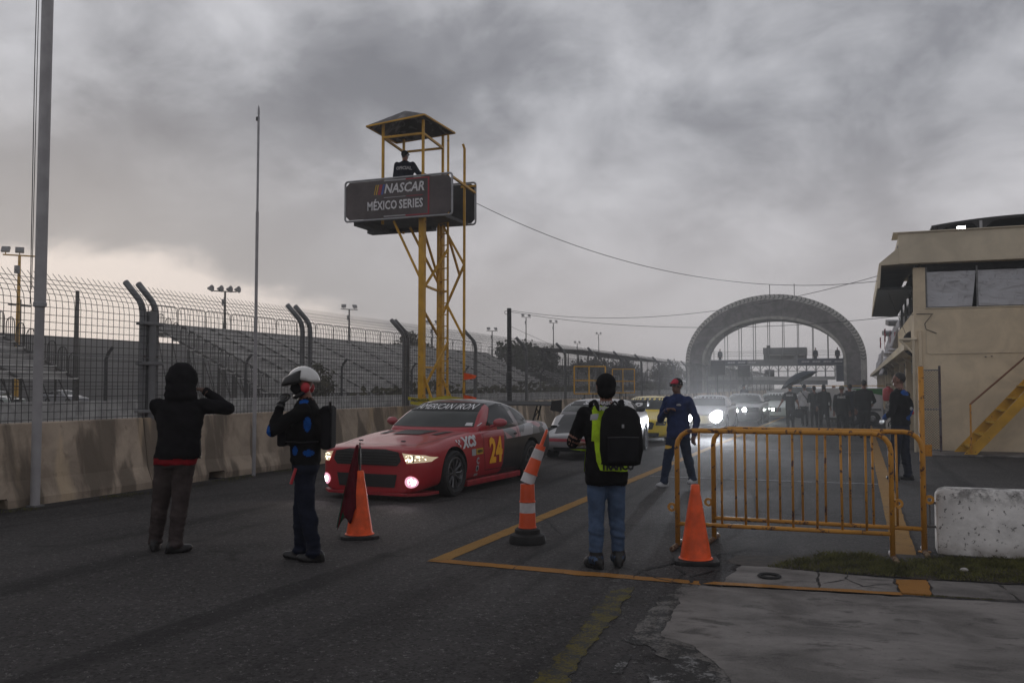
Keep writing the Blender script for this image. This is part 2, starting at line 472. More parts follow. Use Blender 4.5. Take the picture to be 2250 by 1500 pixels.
def project_bm(bm, name, m, parent, bvh, O, U, V, D, off=.006, mx=.07, maxd=4.0, miss=True):
    """drape a flat 2-D shape over a surface: cast from the plane O,U,V along D"""
    U = Vector(U); V = Vector(V); D = Vector(D).normalized(); O = Vector(O)
    bmesh.ops.triangulate(bm, faces=bm.faces[:]); refine(bm, mx)
    dead = []
    for v in bm.verts:
        p = O + U * v.co.x + V * v.co.y
        h, nrm, i, d = bvh.ray_cast(p, D, maxd)
        if h is None: dead.append(v); continue
        if nrm.dot(D) > 0: nrm = -nrm
        v.co = h + nrm * off
    if dead: bmesh.ops.delete(bm, geom=dead, context='VERTS')
    bmesh.ops.recalc_face_normals(bm, faces=bm.faces)
    s = sum((f.normal.dot(D) * f.calc_area() for f in bm.faces), 0)
    if s > 0: bmesh.ops.reverse_faces(bm, faces=bm.faces)
    me = bpy.data.meshes.new(name); bm.to_mesh(me); bm.free()
    return link(name, me, m, parent, smooth=True)
# ================================================================== SETTING
g = sheet('ground', [(-240, -30), (90, -30), (90, 640), (-240, 640)], 0, 'asphalt', kind='structure')
track = sheet('track', [(-28.7, -29), (-11, -29), (-11, 600), (-28.7, 600)], .004, plain('track_asphalt', (.075, .073, .072), .7, 0, .15, .5), kind='structure')
# concrete slab in front of the barricades, with a cracked strip along its far edge
slab = sheet('concrete_apron', rough_poly([(-1.28, 7.03), (-1.21, 7.44), (1.3, 7.70), (14, 8.6), (14, -6), (2, -6), (.2, 2.0), (-.62, 4.9), (-.73, 5.3), (-1.0, 5.74), (-1.21, 5.86)], .05, .028, 3), .006, 'slab', kind='structure')
sheet('broken_apron_edge', rough_poly([(-1.42, 6.9), (-1.36, 7.45), (-1.1, 7.46), (-.9, 6.2), (-.3, 5.2), (.4, 2.6), (-.1, 2.2), (-.85, 4.7), (-1.0, 5.2), (-1.22, 5.62), (-1.40, 5.8)], .05, .05, 17), .0045, 'slab_worn', kind='structure')
strip_edges = [[(-1.06, 7.58), (-1.0, 8.36), (-.74, 8.36), (-.36, 8.30), (-.33, 7.66)],
               [(-.31, 7.66), (-.345, 8.30), (.24, 8.22), (.27, 7.70)],
               [(.285, 7.70), (.26, 8.22), (.50, 8.27), (.49, 7.71)],
               [(.505, 7.715), (.515, 8.27), (1.02, 8.30), (1.08, 7.745)],
               [(1.10, 7.745), (1.04, 8.30), (2.2, 8.40), (2.24, 7.84)],
               [(2.26, 7.84), (2.22, 8.40), (4.2, 8.6), (4.25, 8.0)]]
strip = empty('concrete_strip', (0, 0, 0), kind='structure')
for i, e in enumerate(strip_edges):
    m = MB(); m.prism(rough_poly(e, .04, .022, i), -.01, .014)
    m.build('slab_piece', ['slab' if i != 2 else 'line_orange'], strip, bevel=.004)
sheet('pale_patch', rough_poly([(-1.12, 5.15), (-1.0, 5.48), (-.84, 5.40), (-.76, 5.1), (-.82, 4.7), (-1.1, 4.75)], .03, .05, 8), .009, 'line_wht', kind='structure')
sheet('paint_streak', rough_poly([(-1.37, 5.66), (-1.33, 7.05), (-1.26, 6.95), (-1.27, 5.64)], .04, .05, 9), .004, 'line_wht', kind='structure')
sheet('paint_streak', rough_poly([(-1.33, 5.02), (-1.33, 5.40), (-1.28, 5.40), (-1.26, 5.03)], .04, .025, 10), .004, 'line_wht', kind='structure')
# painted lines
sheet('lane_line', rough_poly([(-3.72, 7.62), (-3.72, 90), (-3.55, 90), (-3.55, 7.74)], .12, .012, 1), .004, 'line_yellow', kind='structure')
sheet('end_line', rough_poly([(-3.72, 7.58), (-3.55, 7.72), (-1.25, 7.60), (-1.21, 7.46), (-2.4, 7.49)], .07, .022, 2), .006, 'line_orange', kind='structure')
sheet('slab_line', rough_poly([(-1.20, 7.46), (-1.12, 7.58), (.27, 7.69), (.29, 7.60)], .06, .02, 12), .0165, 'line_orange', kind='structure')
sheet('edge_line', rough_poly([(.28, 9.05), (.28, 90), (.48, 90), (.49, 9.05)], .12, .012, 4), .004, 'line_yellow', kind='structure')
sheet('faded_line', rough_poly([(-1.70, 7.22), (-1.84, 7.0), (-1.65, 4.72), (-1.68, 3.6), (-1.50, 3.6), (-1.50, 4.8), (-1.57, 5.5), (-1.62, 6.6)], .04, .05, 6), .004, 'line_faded', kind='structure')
for i, y in enumerate((16.06, 23.6, 33.5, 41)):
    sheet('bay_line', rough_poly([(-3.5, y), (-3.5, y + .09), (.27, y + .09), (.27, y)], .15, .008, 20 + i), .004, 'line_white', kind='structure')
def crack(pts, w, seed):
    a = []; b = []
    rnd = random.Random(seed); P = []
    for i in range(len(pts) - 1):
        p, q = Vector(pts[i]), Vector(pts[i + 1]); k = max(2, int((q - p).length / .07))
        for j in range(k): P.append(p.lerp(q, j / k) + Vector((rnd.uniform(-.02, .02), rnd.uniform(-.02, .02))))
    P.append(Vector(pts[-1]))
    for i, p in enumerate(P):
        d = P[min(i + 1, len(P) - 1)] - P[max(0, i - 1)]; n = Vector((-d.y, d.x)).normalized()
        ww = w * rnd.uniform(.3, 1.2) * (1 - abs(2 * i / (len(P) - 1) - 1) ** 3)
        a.append(tuple(p + n * ww)); b.append(tuple(p - n * ww))
    m = MB(); k = len(a)
    m.add([(x, y, 0) for x, y in a + b], [(i, i + 1, k + i + 1, k + i) for i in range(k - 1)])
    return m
for i, (pts, w, z) in enumerate([([(-1.78, 7.5), (-1.80, 7.84), (-1.62, 8.21), (-1.4, 8.66), (-.9, 9.4)], .022, .009),
        ([(-1.30, 7.45), (-1.33, 7.85), (-1.1, 8.2)], .025, .009), ([(-1.45, 7.52), (-1.42, 7.9), (-1.62, 8.2)], .012, .009),
        ([(-1.8, 7.84), (-1.55, 7.55), (-1.24, 7.42)], .012, .0065),
        ([(-.1, 8.28), (-.12, 8.02), (.02, 7.84), (.2, 7.75)], .008, .0175), ([(-.12, 8.05), (-.3, 7.78)], .008, .0175), ([(.22, 8.0), (-.05, 7.75)], .006, .0175),
        ([(-3.3, 8.9), (-3.0, 9.4), (-3.5, 10.4), (-4.4, 10.9)], .012, .006), ([(-1.6, 14.8), (-1.2, 11.8), (-1.35, 9.6)], .014, .006),
        ([(-2.9, 7.0), (-2.85, 7.62), (-2.95, 8.6)], .007, .008), ([(-.9, 16), (-.75, 12.5), (-1.0, 10)], .012, .006),
        ([(-7.6, 9.6), (-6.6, 10.2), (-5.6, 9.8)], .01, .006)]):
    crack(pts, w, i).build('pavement_crack', 'crack', None, (0, 0, z), fix=False)['kind'] = 'structure'
# grass verge and soil at the foot of the barricades
grass_poly = [(-.80, 8.38), (-.42, 9.15), (.03, 9.42), (.26, 9.12), (.67, 9.40), (1.42, 9.60), (4, 10.2), (4.2, 8.62), (1.22, 8.42), (.55, 8.36), (-.16, 8.34)]
sheet('verge_soil', rough_poly([(-1.15, 8.42), (-1.1, 8.85), (-.62, 9.05), (-.3, 9.2), (.1, 9.47), (.7, 9.45), (1.45, 9.63), (4.1, 10.3), (4.3, 8.6), (1.2, 8.40), (.5, 8.34), (-.2, 8.36)], .06, .06, 31), .008, 'soil', kind='structure')
def inside(p, poly):
    c = False; j = len(poly) - 1
    for i in range(len(poly)):
        a, b = poly[i], poly[j]
        if (a[1] > p[1]) != (b[1] > p[1]) and p[0] < (b[0] - a[0]) * (p[1] - a[1]) / (b[1] - a[1]) + a[0]: c = not c
        j = i
    return c
def blades(name, spots, m, label, hmin, hmax):
    v = []; f = []
    for (x, y, k) in spots:
        h = random.uniform(hmin, hmax) * k; a = random.uniform(0, 6.28); w = random.uniform(.003, .006)
        lx, ly = random.gauss(0, .5) * h, random.gauss(0, .5) * h; b = len(v)
        v += [(x - w * math.cos(a), y - w * math.sin(a), .005), (x + w * math.cos(a), y + w * math.sin(a), .005), (x + lx * .5, y + ly * .5, h * .7), (x + lx, y + ly, h)]
        f += [(b, b + 1, b + 2), (b, b + 2, b + 3)]
    me = bpy.data.meshes.new(name); me.from_pydata(v, [], f); me.update()
    return tag(link(name, me, m), label, 'grass', None, 'stuff')
MT['grass'] = plain('dull_grass', (.088, .086, .024), .85, 0, .5, 5)
sp = []
while len(sp) < 26000:
    p = (random.uniform(-.85, 4.2), random.uniform(8.3, 10.2))
    if inside(p, grass_poly):
        k = noise.noise(Vector((p[0] * 3, p[1] * 3, 0))) * .5 + .75
        if random.random() < k: sp.append((*p, .5 + k * .6))
blades('grass', sp, 'grass', 'short olive grass verge at the foot of the barricades', .02, .055)
sp = []
for i in range(1500):
    t = random.random(); x = -.3 + 3.0 * t; y = 7.665 + .075 * max(0, x) + random.gauss(0, .012)
    if noise.noise(Vector((x * 2.2, 4, 1))) > -.05: sp.append((x, y, .6))
blades('joint_grass', sp, 'grass', 'thin line of grass growing in the slab joint', .015, .03)
sp = []
for i in range(2600):
    y = random.uniform(8.2, 17); x = -10.22 + abs(random.gauss(0, .18))
    if noise.noise(Vector((x * 2, y * 1.1, 9))) > .05: sp.append((x, y, .8))
blades('wall_weeds', sp, 'grass', 'dry weeds along the foot of the concrete barrier', .015, .05)
peb = MB()
rp = random.Random(3)
for i in range(420):
    x, y = rp.uniform(-7.5, .5), rp.uniform(3.2, 9); s_ = rp.uniform(.003, .008)
    peb.ell((x, y, s_ * .4), (s_, s_ * rp.uniform(.6, 1), s_ * .6), 5, 3)
tag(peb.build('gravel', plain('pale_grit', (.16, .155, .145), .9), fix=False), 'loose pale grit scattered over the asphalt', 'gravel', None, 'stuff')

# ------------------------------------------------------------------ concrete barrier blocks below the fence
XW = -10.38                       # foot of the barrier, pit-lane side
def barrier_mesh(L=4.3):
    prof = [(XW, 0), (XW, .10), (XW - .10, .34), (XW - .20, 1.085), (XW - .215, 1.10), (XW - .385, 1.10), (XW - .40, 1.085), (XW - .50, .34), (XW - .60, .10), (XW - .60, 0)]
    m = MB(); ys = [.008, .03, L * .30, L * .305, L * .395, L * .40, L - .03, L - .008]
    rings = []
    for i, y in enumerate(ys):
        s_ = .012 if i in (0, len(ys) - 1) else 0
        notch = i in (3, 4)
        r = []
        for (x, z) in prof:
            if notch and z < .2 and x > XW - .2: z2 = .13 if z == 0 else .135; r.append((x - .06 if z == 0 else x, y, z2))
            else: r.append((x - s_ if x > XW - .3 else x + s_, y, max(0, z - (s_ if z > 1 else 0))))
        rings.append(r)
    m.loft(rings); return m.mesh('barrier_block')
bm_block = barrier_mesh(); bm_block.materials.append(MT['barrier'])
near_labels = {1: 'stained concrete barrier block behind the thick pale flagpole', 2: 'stained concrete barrier block behind the hooded man',
               3: 'stained concrete barrier block behind the marshal in the white helmet', 4: 'stained concrete barrier block beside the red race car'}
ORD = ['first', 'second', 'third', 'fourth', 'fifth', 'sixth', 'seventh', 'eighth']
for i in range(26):
    y = 4.05 + 4.35 * (i - 0.30)
    o = bpy.data.objects.new('barrier_block', bm_block); COL.objects.link(o); o.location = (0, y, 0)
    o.scale = (1, 4.35 / 4.3, 1)
    k = i
    tag(o, near_labels.get(k, (ORD[k - 5] + ' grey concrete barrier block past the red car, counted along the fence' if k < 13 else 'grey concrete barrier block in the far stretch beside the queue of cars') if k > 4 else 'stained concrete barrier block at the near end of the row'), 'barrier', 'concrete barrier blocks under the fence')

# ------------------------------------------------------------------ debris fence on the barrier
fence = empty('debris_fence', (XW - .3, 11.62, 1.1), label='tall wire mesh debris fence with bent posts on the concrete barrier', cat='fence')
FX = XW - .3
def fpoint(t):      # the fence profile: straight up to 2.72, then bent towards the track; t = arc length
    if t < 1.62: return (0, t)
    a = t - 1.62
    if a < .3: s_ = a / .3; return (-.10 * s_ * s_ * .9, 1.62 + a * (1 - .12 * s_))
    b = a - .3; return (-.09 - b * .68, 1.62 + .264 + b * .70)
def make_post(r=.052):
    m = MB(); pts = [(0, 0, -.25)] + [(fpoint(t)[0], 0, fpoint(t)[1]) for t in (0, .8, 1.62, 1.72, 1.82, 1.92, 2.05, 2.34)]
    m.tube(pts, r, 10); return m.mesh('fence_post')
pm = make_post(); pm.materials.append(MT['galv'])
pm.polygons.foreach_set('use_smooth', [True] * len(pm.polygons))
def make_panel(L=4.47, coarse=False):
    m = MB(); st = .105 if not coarse else .21; r = .0050 if not coarse else .007; H = 2.28
    n = int(L / st)
    for i in range(n):
        y = (i + .5) * st * (L / (n * st)); w = random.uniform(-.006, .006)
        pts = [(fpoint(t)[0] + .05 + w * math.sin(t * 3 + i), y + w, fpoint(t)[1]) for t in ((0, .5, 1.0, 1.62, 1.77, 1.92, H) if not coarse else (0, 1.62, 1.85, H))]
        m.tube(pts, r, 3, False)
    k = int(H / st)
    for j in range(k):
        t = j * st + .04; p = fpoint(t)
        sag = .012
        pts = [(p[0] + .055, L * q / 6, p[1] - sag * math.sin(math.pi * q / 6) * random.uniform(.2, 1)) for q in range(7)]
        m.tube(pts, r, 3, False)
    return m.mesh('wire_panel', fix=False)
panels = [make_panel() for _ in range(3)]; cpan = make_panel(coarse=True)
for p in panels + [cpan]: p.materials.append(MT['wire'])
for k in range(-2, 26):
    y = 4.47 * k
    if k <= 1:      # paired posts with a round stub between them at the near bays
        share('post', pm, fence, (0, y - .13, 0)); share('post', pm, fence, (0, y + .15, 0))
        if k == 0:
            s_ = MB(); s_.tube([(.02, .02, -.2), (.02, .02, 1.70)], .085, 12); s_.build('stub_post', 'galv', fence, (0, y, 0), True)
            for zz in (.10, .86, 1.5):
                s_ = MB(); s_.box((0.02, 0, zz), (.19, .42, .05)); s_.build('clamp', 'galv', fence, (0, y, 0), bevel=.01)
    else: share('post', pm, fence, (0, y, 0)) if k != 2 else (share('post', pm, fence, (0, y - .1, 0)), share('post', pm, fence, (0, y + .1, 0)))
    share('wire_panel', panels[k % 3] if k < 9 else cpan, fence, (0, y, 0))['kind'] = 'stuff'
mm = MB(); mm.tube([(.06, -9, .95), (.06, 60, .95)], .007, 5)
mm.build('tension_cable', 'galv', fence)

# ------------------------------------------------------------------ far side of the track
fw = MB(); fw.bb((-29.3, -30, 0), (-28.8, 330, 1.0))
tag(fw.build('track_wall', 'far_wall'), 'long pale concrete wall on the far side of the track', 'wall')
fpm = MB(); fpm.tube([(0, 0, 0), (0, 0, 1.7), (.12, 0, 1.95), (.34, 0, 2.2)], .07, 6); fpm = fpm.mesh('far_post'); fpm.materials.append(MT['dark_steel'])
ff = empty('track_fence', (-29.05, 20, 1.0), label='thin dark fence posts with rails along the far track wall', cat='fence')
for k in range(-1, 20): share('post', fpm, ff, (0, k * 9.2, 0))
for zz in (.6, 1.2, 1.68):
    m = MB(); m.tube([(0, -20, zz), (0, 180, zz)], .012, 4); m.build('rail', 'dark_steel', ff)
sheet('infield', [(-239, -29), (-29.2, -29), (-29.2, 630), (-239, 630)], .02, plain('dry_infield_ground', (.085, .068, .05), .95, 0, .5, .3), kind='structure')
m = MB(); m.bb((-74, -20, 0), (-72, 330, 6.4))
tag(m.build('boundary_wall', plain('grey_panel_wall', (.20, .195, .19), .8, 0, .12, .2)), 'long plain grey wall far behind the grandstands', 'wall')
MT['stand_metal'] = plain('weathered_bleacher_metal', (.52, .51, .49), .8, .0, .25, 1.5); MT['stand_riser'] = plain('bleacher_riser', (.30, .29, .28), .8, 0, .3, 1.2)
MT['stand_dark'] = plain('dark_scaffold', (.07, .066, .062), .7, .2, .2)
def grandstand(Y0, Y1, label, rows=13, x0=-36.0, x1=-46.0, z0=1.2, z1=6.0, roof=False):
    o = empty('grandstand', (0, Y0, 0), label=label, cat='grandstand')
    L = Y1 - Y0; dx = (x1 - x0) / rows; dz = (z1 - z0) / rows
    plank = MB(); plank.bb((dx * .75, 0, -.06), (0, L, .0)); plank = plank.mesh('bench'); plank.materials.append(MT['stand_metal'])
    ris = MB(); ris.bb((dx + .02, .05, -dz), (dx - .04, L - .05, -.075)); ris = ris.mesh('riser'); ris.materials.append(MT['stand_riser'])
    for i in range(rows):
        share('bench', plank, o, (x0 + dx * i, 0, z0 + dz * i)); share('riser', ris, o, (x0 + dx * i, 0, z0 + dz * (i + 1)))
        bk = MB()
    nb = int(L / 3.2)
    leg = {}
    for j in range(nb + 1):
        y = .1 + (L - .2) * j / nb
        if 3 < j < nb - 1 and j % 2: continue
        m = MB()
        m.tube([(x0, y, z0 - .1), (x1, y, z1 - .1)], .08, 4)
        for q in range(0, rows + 1, 2):
            x = x0 + dx * q; zt = z0 + dz * q - .1
            m.tube([(x, y, 0), (x, y, zt)], .05, 4)
            if q < rows - 1:
                m.tube([(x, y, .1), (x + dx * 2, y, zt + dz)], .03, 4)
                if zt > 2.2: m.tube([(x, y, zt * .5), (x + dx * 2, y, zt * .5)], .03, 4)
        m.build('support_frame', 'stand_dark', o)
    for ye in (.05, L - .05):     # arched railings stepping up each end
        for i in range(rows):
            if i % 1: continue
            x = x0 + dx * (i + .5); z = z0 + dz * (i + .2); w = abs(dx) * .40; m = MB()
            pts = [(x - w, ye, z)] + [(x + w * math.cos(a), ye, z + .85 + w * 1.2 * math.sin(a)) for a in [math.pi - math.pi * k / 8 for k in range(9)]] + [(x + w, ye, z)]
            m.tube(pts, .028, 5); m.tube([(x, ye, z), (x, ye, z + .85 + w * 1.1)], .016, 4); m.tube([(x - w / 2, ye, z), (x - w / 2, ye, z + 1.1)], .016, 4); m.tube([(x + w / 2, ye, z), (x + w / 2, ye, z + 1.1)], .016, 4)
            m.build('end_railing', 'stand_dark', o)
    k = int(L / 3.0)
    rl = MB()
    rl.tube([(0, .06, 0), (0, .06, 1.15), (0, .3, 1.3), (0, 2.7, 1.3), (0, 2.94, 1.15), (0, 2.94, 0)], .028, 5)
    for q in range(1, 9): rl.tube([(0, .06 + q * .32, 0), (0, .06 + q * .32, 1.29)], .013, 4)
    rl = rl.mesh('top_railing'); rl.materials.append(MT['stand_dark'])
    for j in range(k): share('top_railing', rl, o, (x1 - .1, j * 3.0, z1))
    m = MB(); m.bb((x1 - .25, 0, z1 - .9), (x1 - .15, L, z1 + .05)); m.build('back_panel', 'stand_metal', o)
    if roof:
        m = MB(); m.add([(x1 - 1, -2, z1 + 2.3), (x0 + .5, -2, z1 + 1.5), (x0 + .5, L, z1 + 1.3), (x1 - 1, L, z1 + 2.1), (x1 - 1, -2, z1 + 2.45), (x0 + .5, -2, z1 + 1.62), (x0 + .5, L, z1 + 1.42), (x1 - 1, L, z1 + 2.25)],
                        [(3, 2, 1, 0), (4, 5, 6, 7), (0, 1, 5, 4), (1, 2, 6, 5), (2, 3, 7, 6), (3, 0, 4, 7)])
        m.build('canopy_roof', 'stand_dark', o)
        for j in range(12):
            y = L * j / 11.0; m = MB(); m.tube([(x1, y, z1), (x1, y, z1 + 2.2)], .09, 5); m.build('canopy_column', 'stand_dark', o); m = MB(); m.tube([(x0 - 3, y, z0 + 1.2), (x0 - 3, y, z1 + 1.8)], .07, 5); m.build('canopy_column', 'stand_dark', o)
    return o
grandstand(-8, 34.5, 'weathered bleacher stand at the far left with arched end railings', rows=14, z0=2.0, z1=6.4)
grandstand(50, 112, 'long open bleacher stand behind the marshal, with scaffold under its end', rows=15)
grandstand(124, 190, 'distant bleacher stand under a flat dark canopy roof', rows=12, z0=.8, z1=5.0, roof=True)

# ------------------------------------------------------------------ masts and poles beyond the track
def mast(x, y, h, label, lamps='pair', c='stand_dark'):
    o = empty('light_mast', (x, y, 0), label=label, cat='light mast', group='floodlight masts beyond the track')
    m = MB(); m.tube([(0, 0, 0), (0, 0, h * .55), (0, 0, h)], [.20, .15, .10], 8); m.build('pole', c, o, smooth=True)
    m = MB(); m.tube([(-.75, -.85, h), (.75, .85, h)], .06, 5); m.build('crossarm', c, o)
    if lamps == 'round':
        for q in (-1.5, -.5, .45, 1.3):
            l = MB(); l.lathe([(.10, -.35), (.30, .12), (.36, .16), (.30, .18)], 12, (q * .62, q * .72, h + .25), 'X'); l.build('lamp_head', 'grey_metal', o)
    else:
        for q in ((-.55, .55) if lamps == 'pair' else (-.7, .0)):
            l = MB(); l.box((q * .9, q, h + .42), (.62, .2, .46), .85 + .5 * q, -.5); l.build('lamp_head', 'grey_metal', o, bevel=.04)
            l = MB(); l.tube([(q * .9, q, h - .02), (q * .9, q, h + .4)], .04, 5); l.build('bracket', c, o)
    l = MB(); l.box((0, -.2, h - 1.1), (.3, .25, .6)); l.build('junction_box', 'grey_metal', o)
mast(-60, 51.5, 11.6, 'floodlight mast seen just left of the thick flagpole', 'left', 'yellow_steel')
mast(-60, 75.8, 11.2, 'floodlight mast with four round lamps above the bleachers', 'round')
mast(-62, 103.3, 11.6, 'floodlight mast standing between thin flagpole and yellow tower')
mast(-62, 128.1, 11.2, 'floodlight mast seen through the yellow tower frame')
mast(-62, 153, 11.6, 'floodlight mast just left of the dark wire pole')
mast(-64, 176.6, 15.8, 'tall floodlight mast first to the right of the wire pole')
mast(-64, 194.7, 15.8, 'tall floodlight mast second to the right of the wire pole')
mast(-75, 250, 13.8, 'short distant floodlight mast above the canopy roof')
mast(-75, 273, 17.6, 'farthest floodlight mast, near the tip of the canopy roof')
def utility(x, y, h, label, arms):
    o = empty('utility_pole', (x, y, 0), label=label, cat='pole')
    m = MB(); m.tube([(0, 0, 0), (0, 0, h)], [.2, .13], 7); m.build('pole', 'stand_dark', o)
    for i in range(arms):
        m = MB(); m.box((0, 0, h - .5 - i * .9), (.15, 2.2, .14)); m.build('crossarm', 'stand_dark', o)
utility(-66, 50.8 + 6, 8.9, 'wooden utility pole behind the first bleacher end', 1)
utility(-66, 72, 8.6, 'utility pole with two crossarms above the grey wall', 2)
utility(-52, 49.5, 8.4, 'plain dark pole just left of the paired fence posts', 0)

# ------------------------------------------------------------------ trees
def leaf_mat(name, c):
    t = NT(name); n = t.noise(1.1, 4); return t.fin(t.mix(t.ss(n, .3, .7), mul(c, .55), mul(c, 1.35)), .8, 0, .2)
MT['leaf_a'] = leaf_mat('dark_foliage', (.034, .042, .020)); MT['leaf_b'] = leaf_mat('dry_foliage', (.055, .05, .024)); MT['bark'] = plain('bark', (.05, .04, .032), .9)
def tree(x, y, h, w, label, m='leaf_a', n=2200, seed=0, leaf=.20):
    rnd = random.Random(seed); o = empty('tree', (x, y, 0), label=label, cat='tree', group='trees beyond the track')
    t = MB(); t.tube([(0, 0, 0), (.1, 0, h * .35), (0, .1, h * .7)], [w * .07, w * .05, w * .02], 7)
    cl = []
    for i in range(14):
        a = rnd.uniform(0, 6.28); rr = w * .5 * math.sqrt(rnd.random()) * .8; z = h * rnd.uniform(.38, .92)
        rr *= 1.15 - .7 * max(0, (z / h - .55)) / .45
        c = Vector((rr * math.cos(a), rr * math.sin(a), z)); cl.append((c, w * rnd.uniform(.13, .24)))
        t.tube([(.05, .05, h * .3), c * .6 + Vector((0, 0, h * .15)), c], [w * .03, w * .018, w * .006], 5)
    t.build('trunk', 'bark', o)
    v = []; f = []
    for i in range(n):
        c, r = rnd.choice(cl); d = Vector((rnd.gauss(0, 1), rnd.gauss(0, 1), rnd.gauss(0, .8))).normalized() * r * (rnd.random() ** .4)
        p = c + d; u = Vector((rnd.gauss(0, 1), rnd.gauss(0, 1), rnd.gauss(0, 1))).normalized(); q = u.orthogonal().normalized(); s_ = leaf * rnd.uniform(.6, 1.4); b = len(v)
        v += [p - u * s_, p + q * s_ * .55, p + u * s_, p - q * s_ * .55]; f.append((b, b + 1, b + 2, b + 3))
    me = bpy.data.meshes.new('crown'); me.from_pydata([tuple(a) for a in v], [], f); me.update(); link('crown', me, m, o)
for i, (x, y, h, w, lab, mt) in enumerate([
    (-44, 117, 7.6, 8, 'dark rounded tree right beside the tall wire pole', 'leaf_a'), (-46, 133, 7.4, 8, 'dark tree under the near end of the canopy roof', 'leaf_a'),
    (-43, 152, 6.6, 8, 'low dark tree behind the fence under the canopy', 'leaf_a'), (-42, 172, 6.2, 9, 'low spreading tree past the middle of the canopy', 'leaf_a'),
    (-38, 190, 5.8, 10, 'bushy tree at the right end of the canopy roof', 'leaf_b'), (-34, 215, 5.5, 11, 'far bushy tree left of the arch behind the fence', 'leaf_a'),
    (-30, 240, 6, 12, 'farthest tree close to the left leg of the arch', 'leaf_b'), (-50, 98, 8.0, 7, 'small tree rising just above the bleacher top rail', 'leaf_b'),
    (-34, 52, 3.0, 3, 'small bush below the scaffold of the bleacher stand', 'leaf_b')]):
    tree(x, y, h, w, lab, mt, 2600 if i < 8 else 900, i, .24 if i < 8 else .13)
m = MB(); rnd = random.Random(5)
for i in range(5200):
    y = rnd.uniform(60, 330); x = -33 - rnd.random() * 3 - (y > 190) * rnd.random() * 14; h = 1.6 + .9 * noise.noise(Vector((y * .12, 0, 2))) + (y > 150) * .7
    z = rnd.random() * h; p = Vector((x, y, z)); u = Vector((rnd.gauss(0, 1), rnd.gauss(0, 1), rnd.gauss(0, 1))).normalized() * .28; q = u.orthogonal() * .6
    m.add([p - u, p + q, p + u, p - q], [(0, 1, 2, 3)])
tag(m.build('undergrowth', 'leaf_b', fix=False), 'dull brush growing behind the far track wall', 'brush', None, 'stuff')
# ================================================================== tyre-shaped arch over the straight
MT['arch'] = concrete('grey_arch_panels', (.135, .125, .122), .2)
MT['arch_tread'] = concrete('pale_arch_tread', (.34, .325, .295), .2)
MT['arch_groove'] = plain('dark_tread_groove', (.07, .068, .064), .8)
AX, AY, ZS = -8.47, 100.0, 4.25
arch = empty('tyre_arch', (AX, AY, 0), label='huge grey arch shaped like half a tyre spanning the track', cat='arch')
def epts(a, b, y, n=48, foot=0.0):
    p = [(-a, y, foot)] + [(-a * math.cos(math.pi * k / n), y, ZS + b * math.sin(math.pi * k / n)) for k in range(n + 1)] + [(a, y, foot)]
    return p
def ring_band(name, A, B, mt, parent, smooth=True):
    m = MB(); n = len(A); m.add(A + B, [(i, i + 1, n + i + 1, n + i) for i in range(n - 1)])
    return m.build(name, mt, parent, smooth=smooth, fix=False)
def solid_ring(name, a0, b0, a1, b1, y0, y1, mt, y0o=None):
    A = epts(a0, b0, y0); B = epts(a1, b1, y0 if y0o is None else y0o); C = epts(a1, b1, y1); D = epts(a0, b0, y1); n = len(A)
    m = MB(); m.add(A + B + C + D, [(k * n + i, k * n + i + 1, ((k + 1) % 4) * n + i + 1, ((k + 1) % 4) * n + i) for k in range(4) for i in range(n - 1)])
    return m.build(name, mt, arch, smooth=True)
solid_ring('sidewall', 7.35, 4.75, 8.75, 6.55, 0, 4.2, 'arch')
solid_ring('tread_band', 8.75, 6.55, 9.36, 7.20, .02, 4.18, 'arch_tread', 1.0)
solid_ring('rim_bead', 7.10, 4.45, 7.36, 4.76, -.22, 4.3, 'arch_tread')
gm = MB(); gm.add([(-.10, 0, 0), (.13, 0, 0), (.13, .45, .36), (-.10, .45, .36), (-.34, 1.0, .78), (-.09, 1.0, .78)], [(0, 1, 2, 3), (3, 2, 5, 4)]); gm = gm.mesh('tread_groove', fix=False); gm.materials.append(MT['arch_groove'])
for k in range(62):
    t = math.pi * (k + .5) / 62; c, s_ = math.cos(t), math.sin(t)
    # groove frame: tangent along the ring, lifted 3 cm off the bevelled tread band
    x0, z0 = -8.78 * c, ZS + 6.58 * s_; x1, z1 = -9.34 * c, ZS + 7.18 * s_
    tx, tz = 9.05 * s_, 6.9 * c; l = math.hypot(tx, tz); tx /= l; tz /= l
    m = MB(); sgn = 1
    def P(a, b, q=0): return (x0 + (x1 - x0) * b + tx * a, .02 + .98 * b - .04, z0 + (z1 - z0) * b + tz * a + .02)
    m.add([P(-.11, .02), P(.03, .02), P(.17, .5), P(.02, .5), P(-.13, .98), P(.0, .98)], [(0, 1, 2, 3), (3, 2, 5, 4)])
    m.build('tread_groove', 'arch_groove', arch, fix=False)
for k in range(1, 24, 2):      # panel joints on the sidewall
    t = math.pi * k / 24; c, s_ = math.cos(t), math.sin(t); m = MB()
    m.tube([(-7.42 * c, -.012, ZS + 4.85 * s_), (-8.72 * c, -.012, ZS + 6.5 * s_)], .035, 4); m.build('panel_joint', 'arch_groove', arch)
for x in (-.35, 2.2): m = MB(); m.tube([(x, 2, 11.3), (x, 2, 12.6)], .04, 5); m.build('aerial', 'dark_steel', arch)
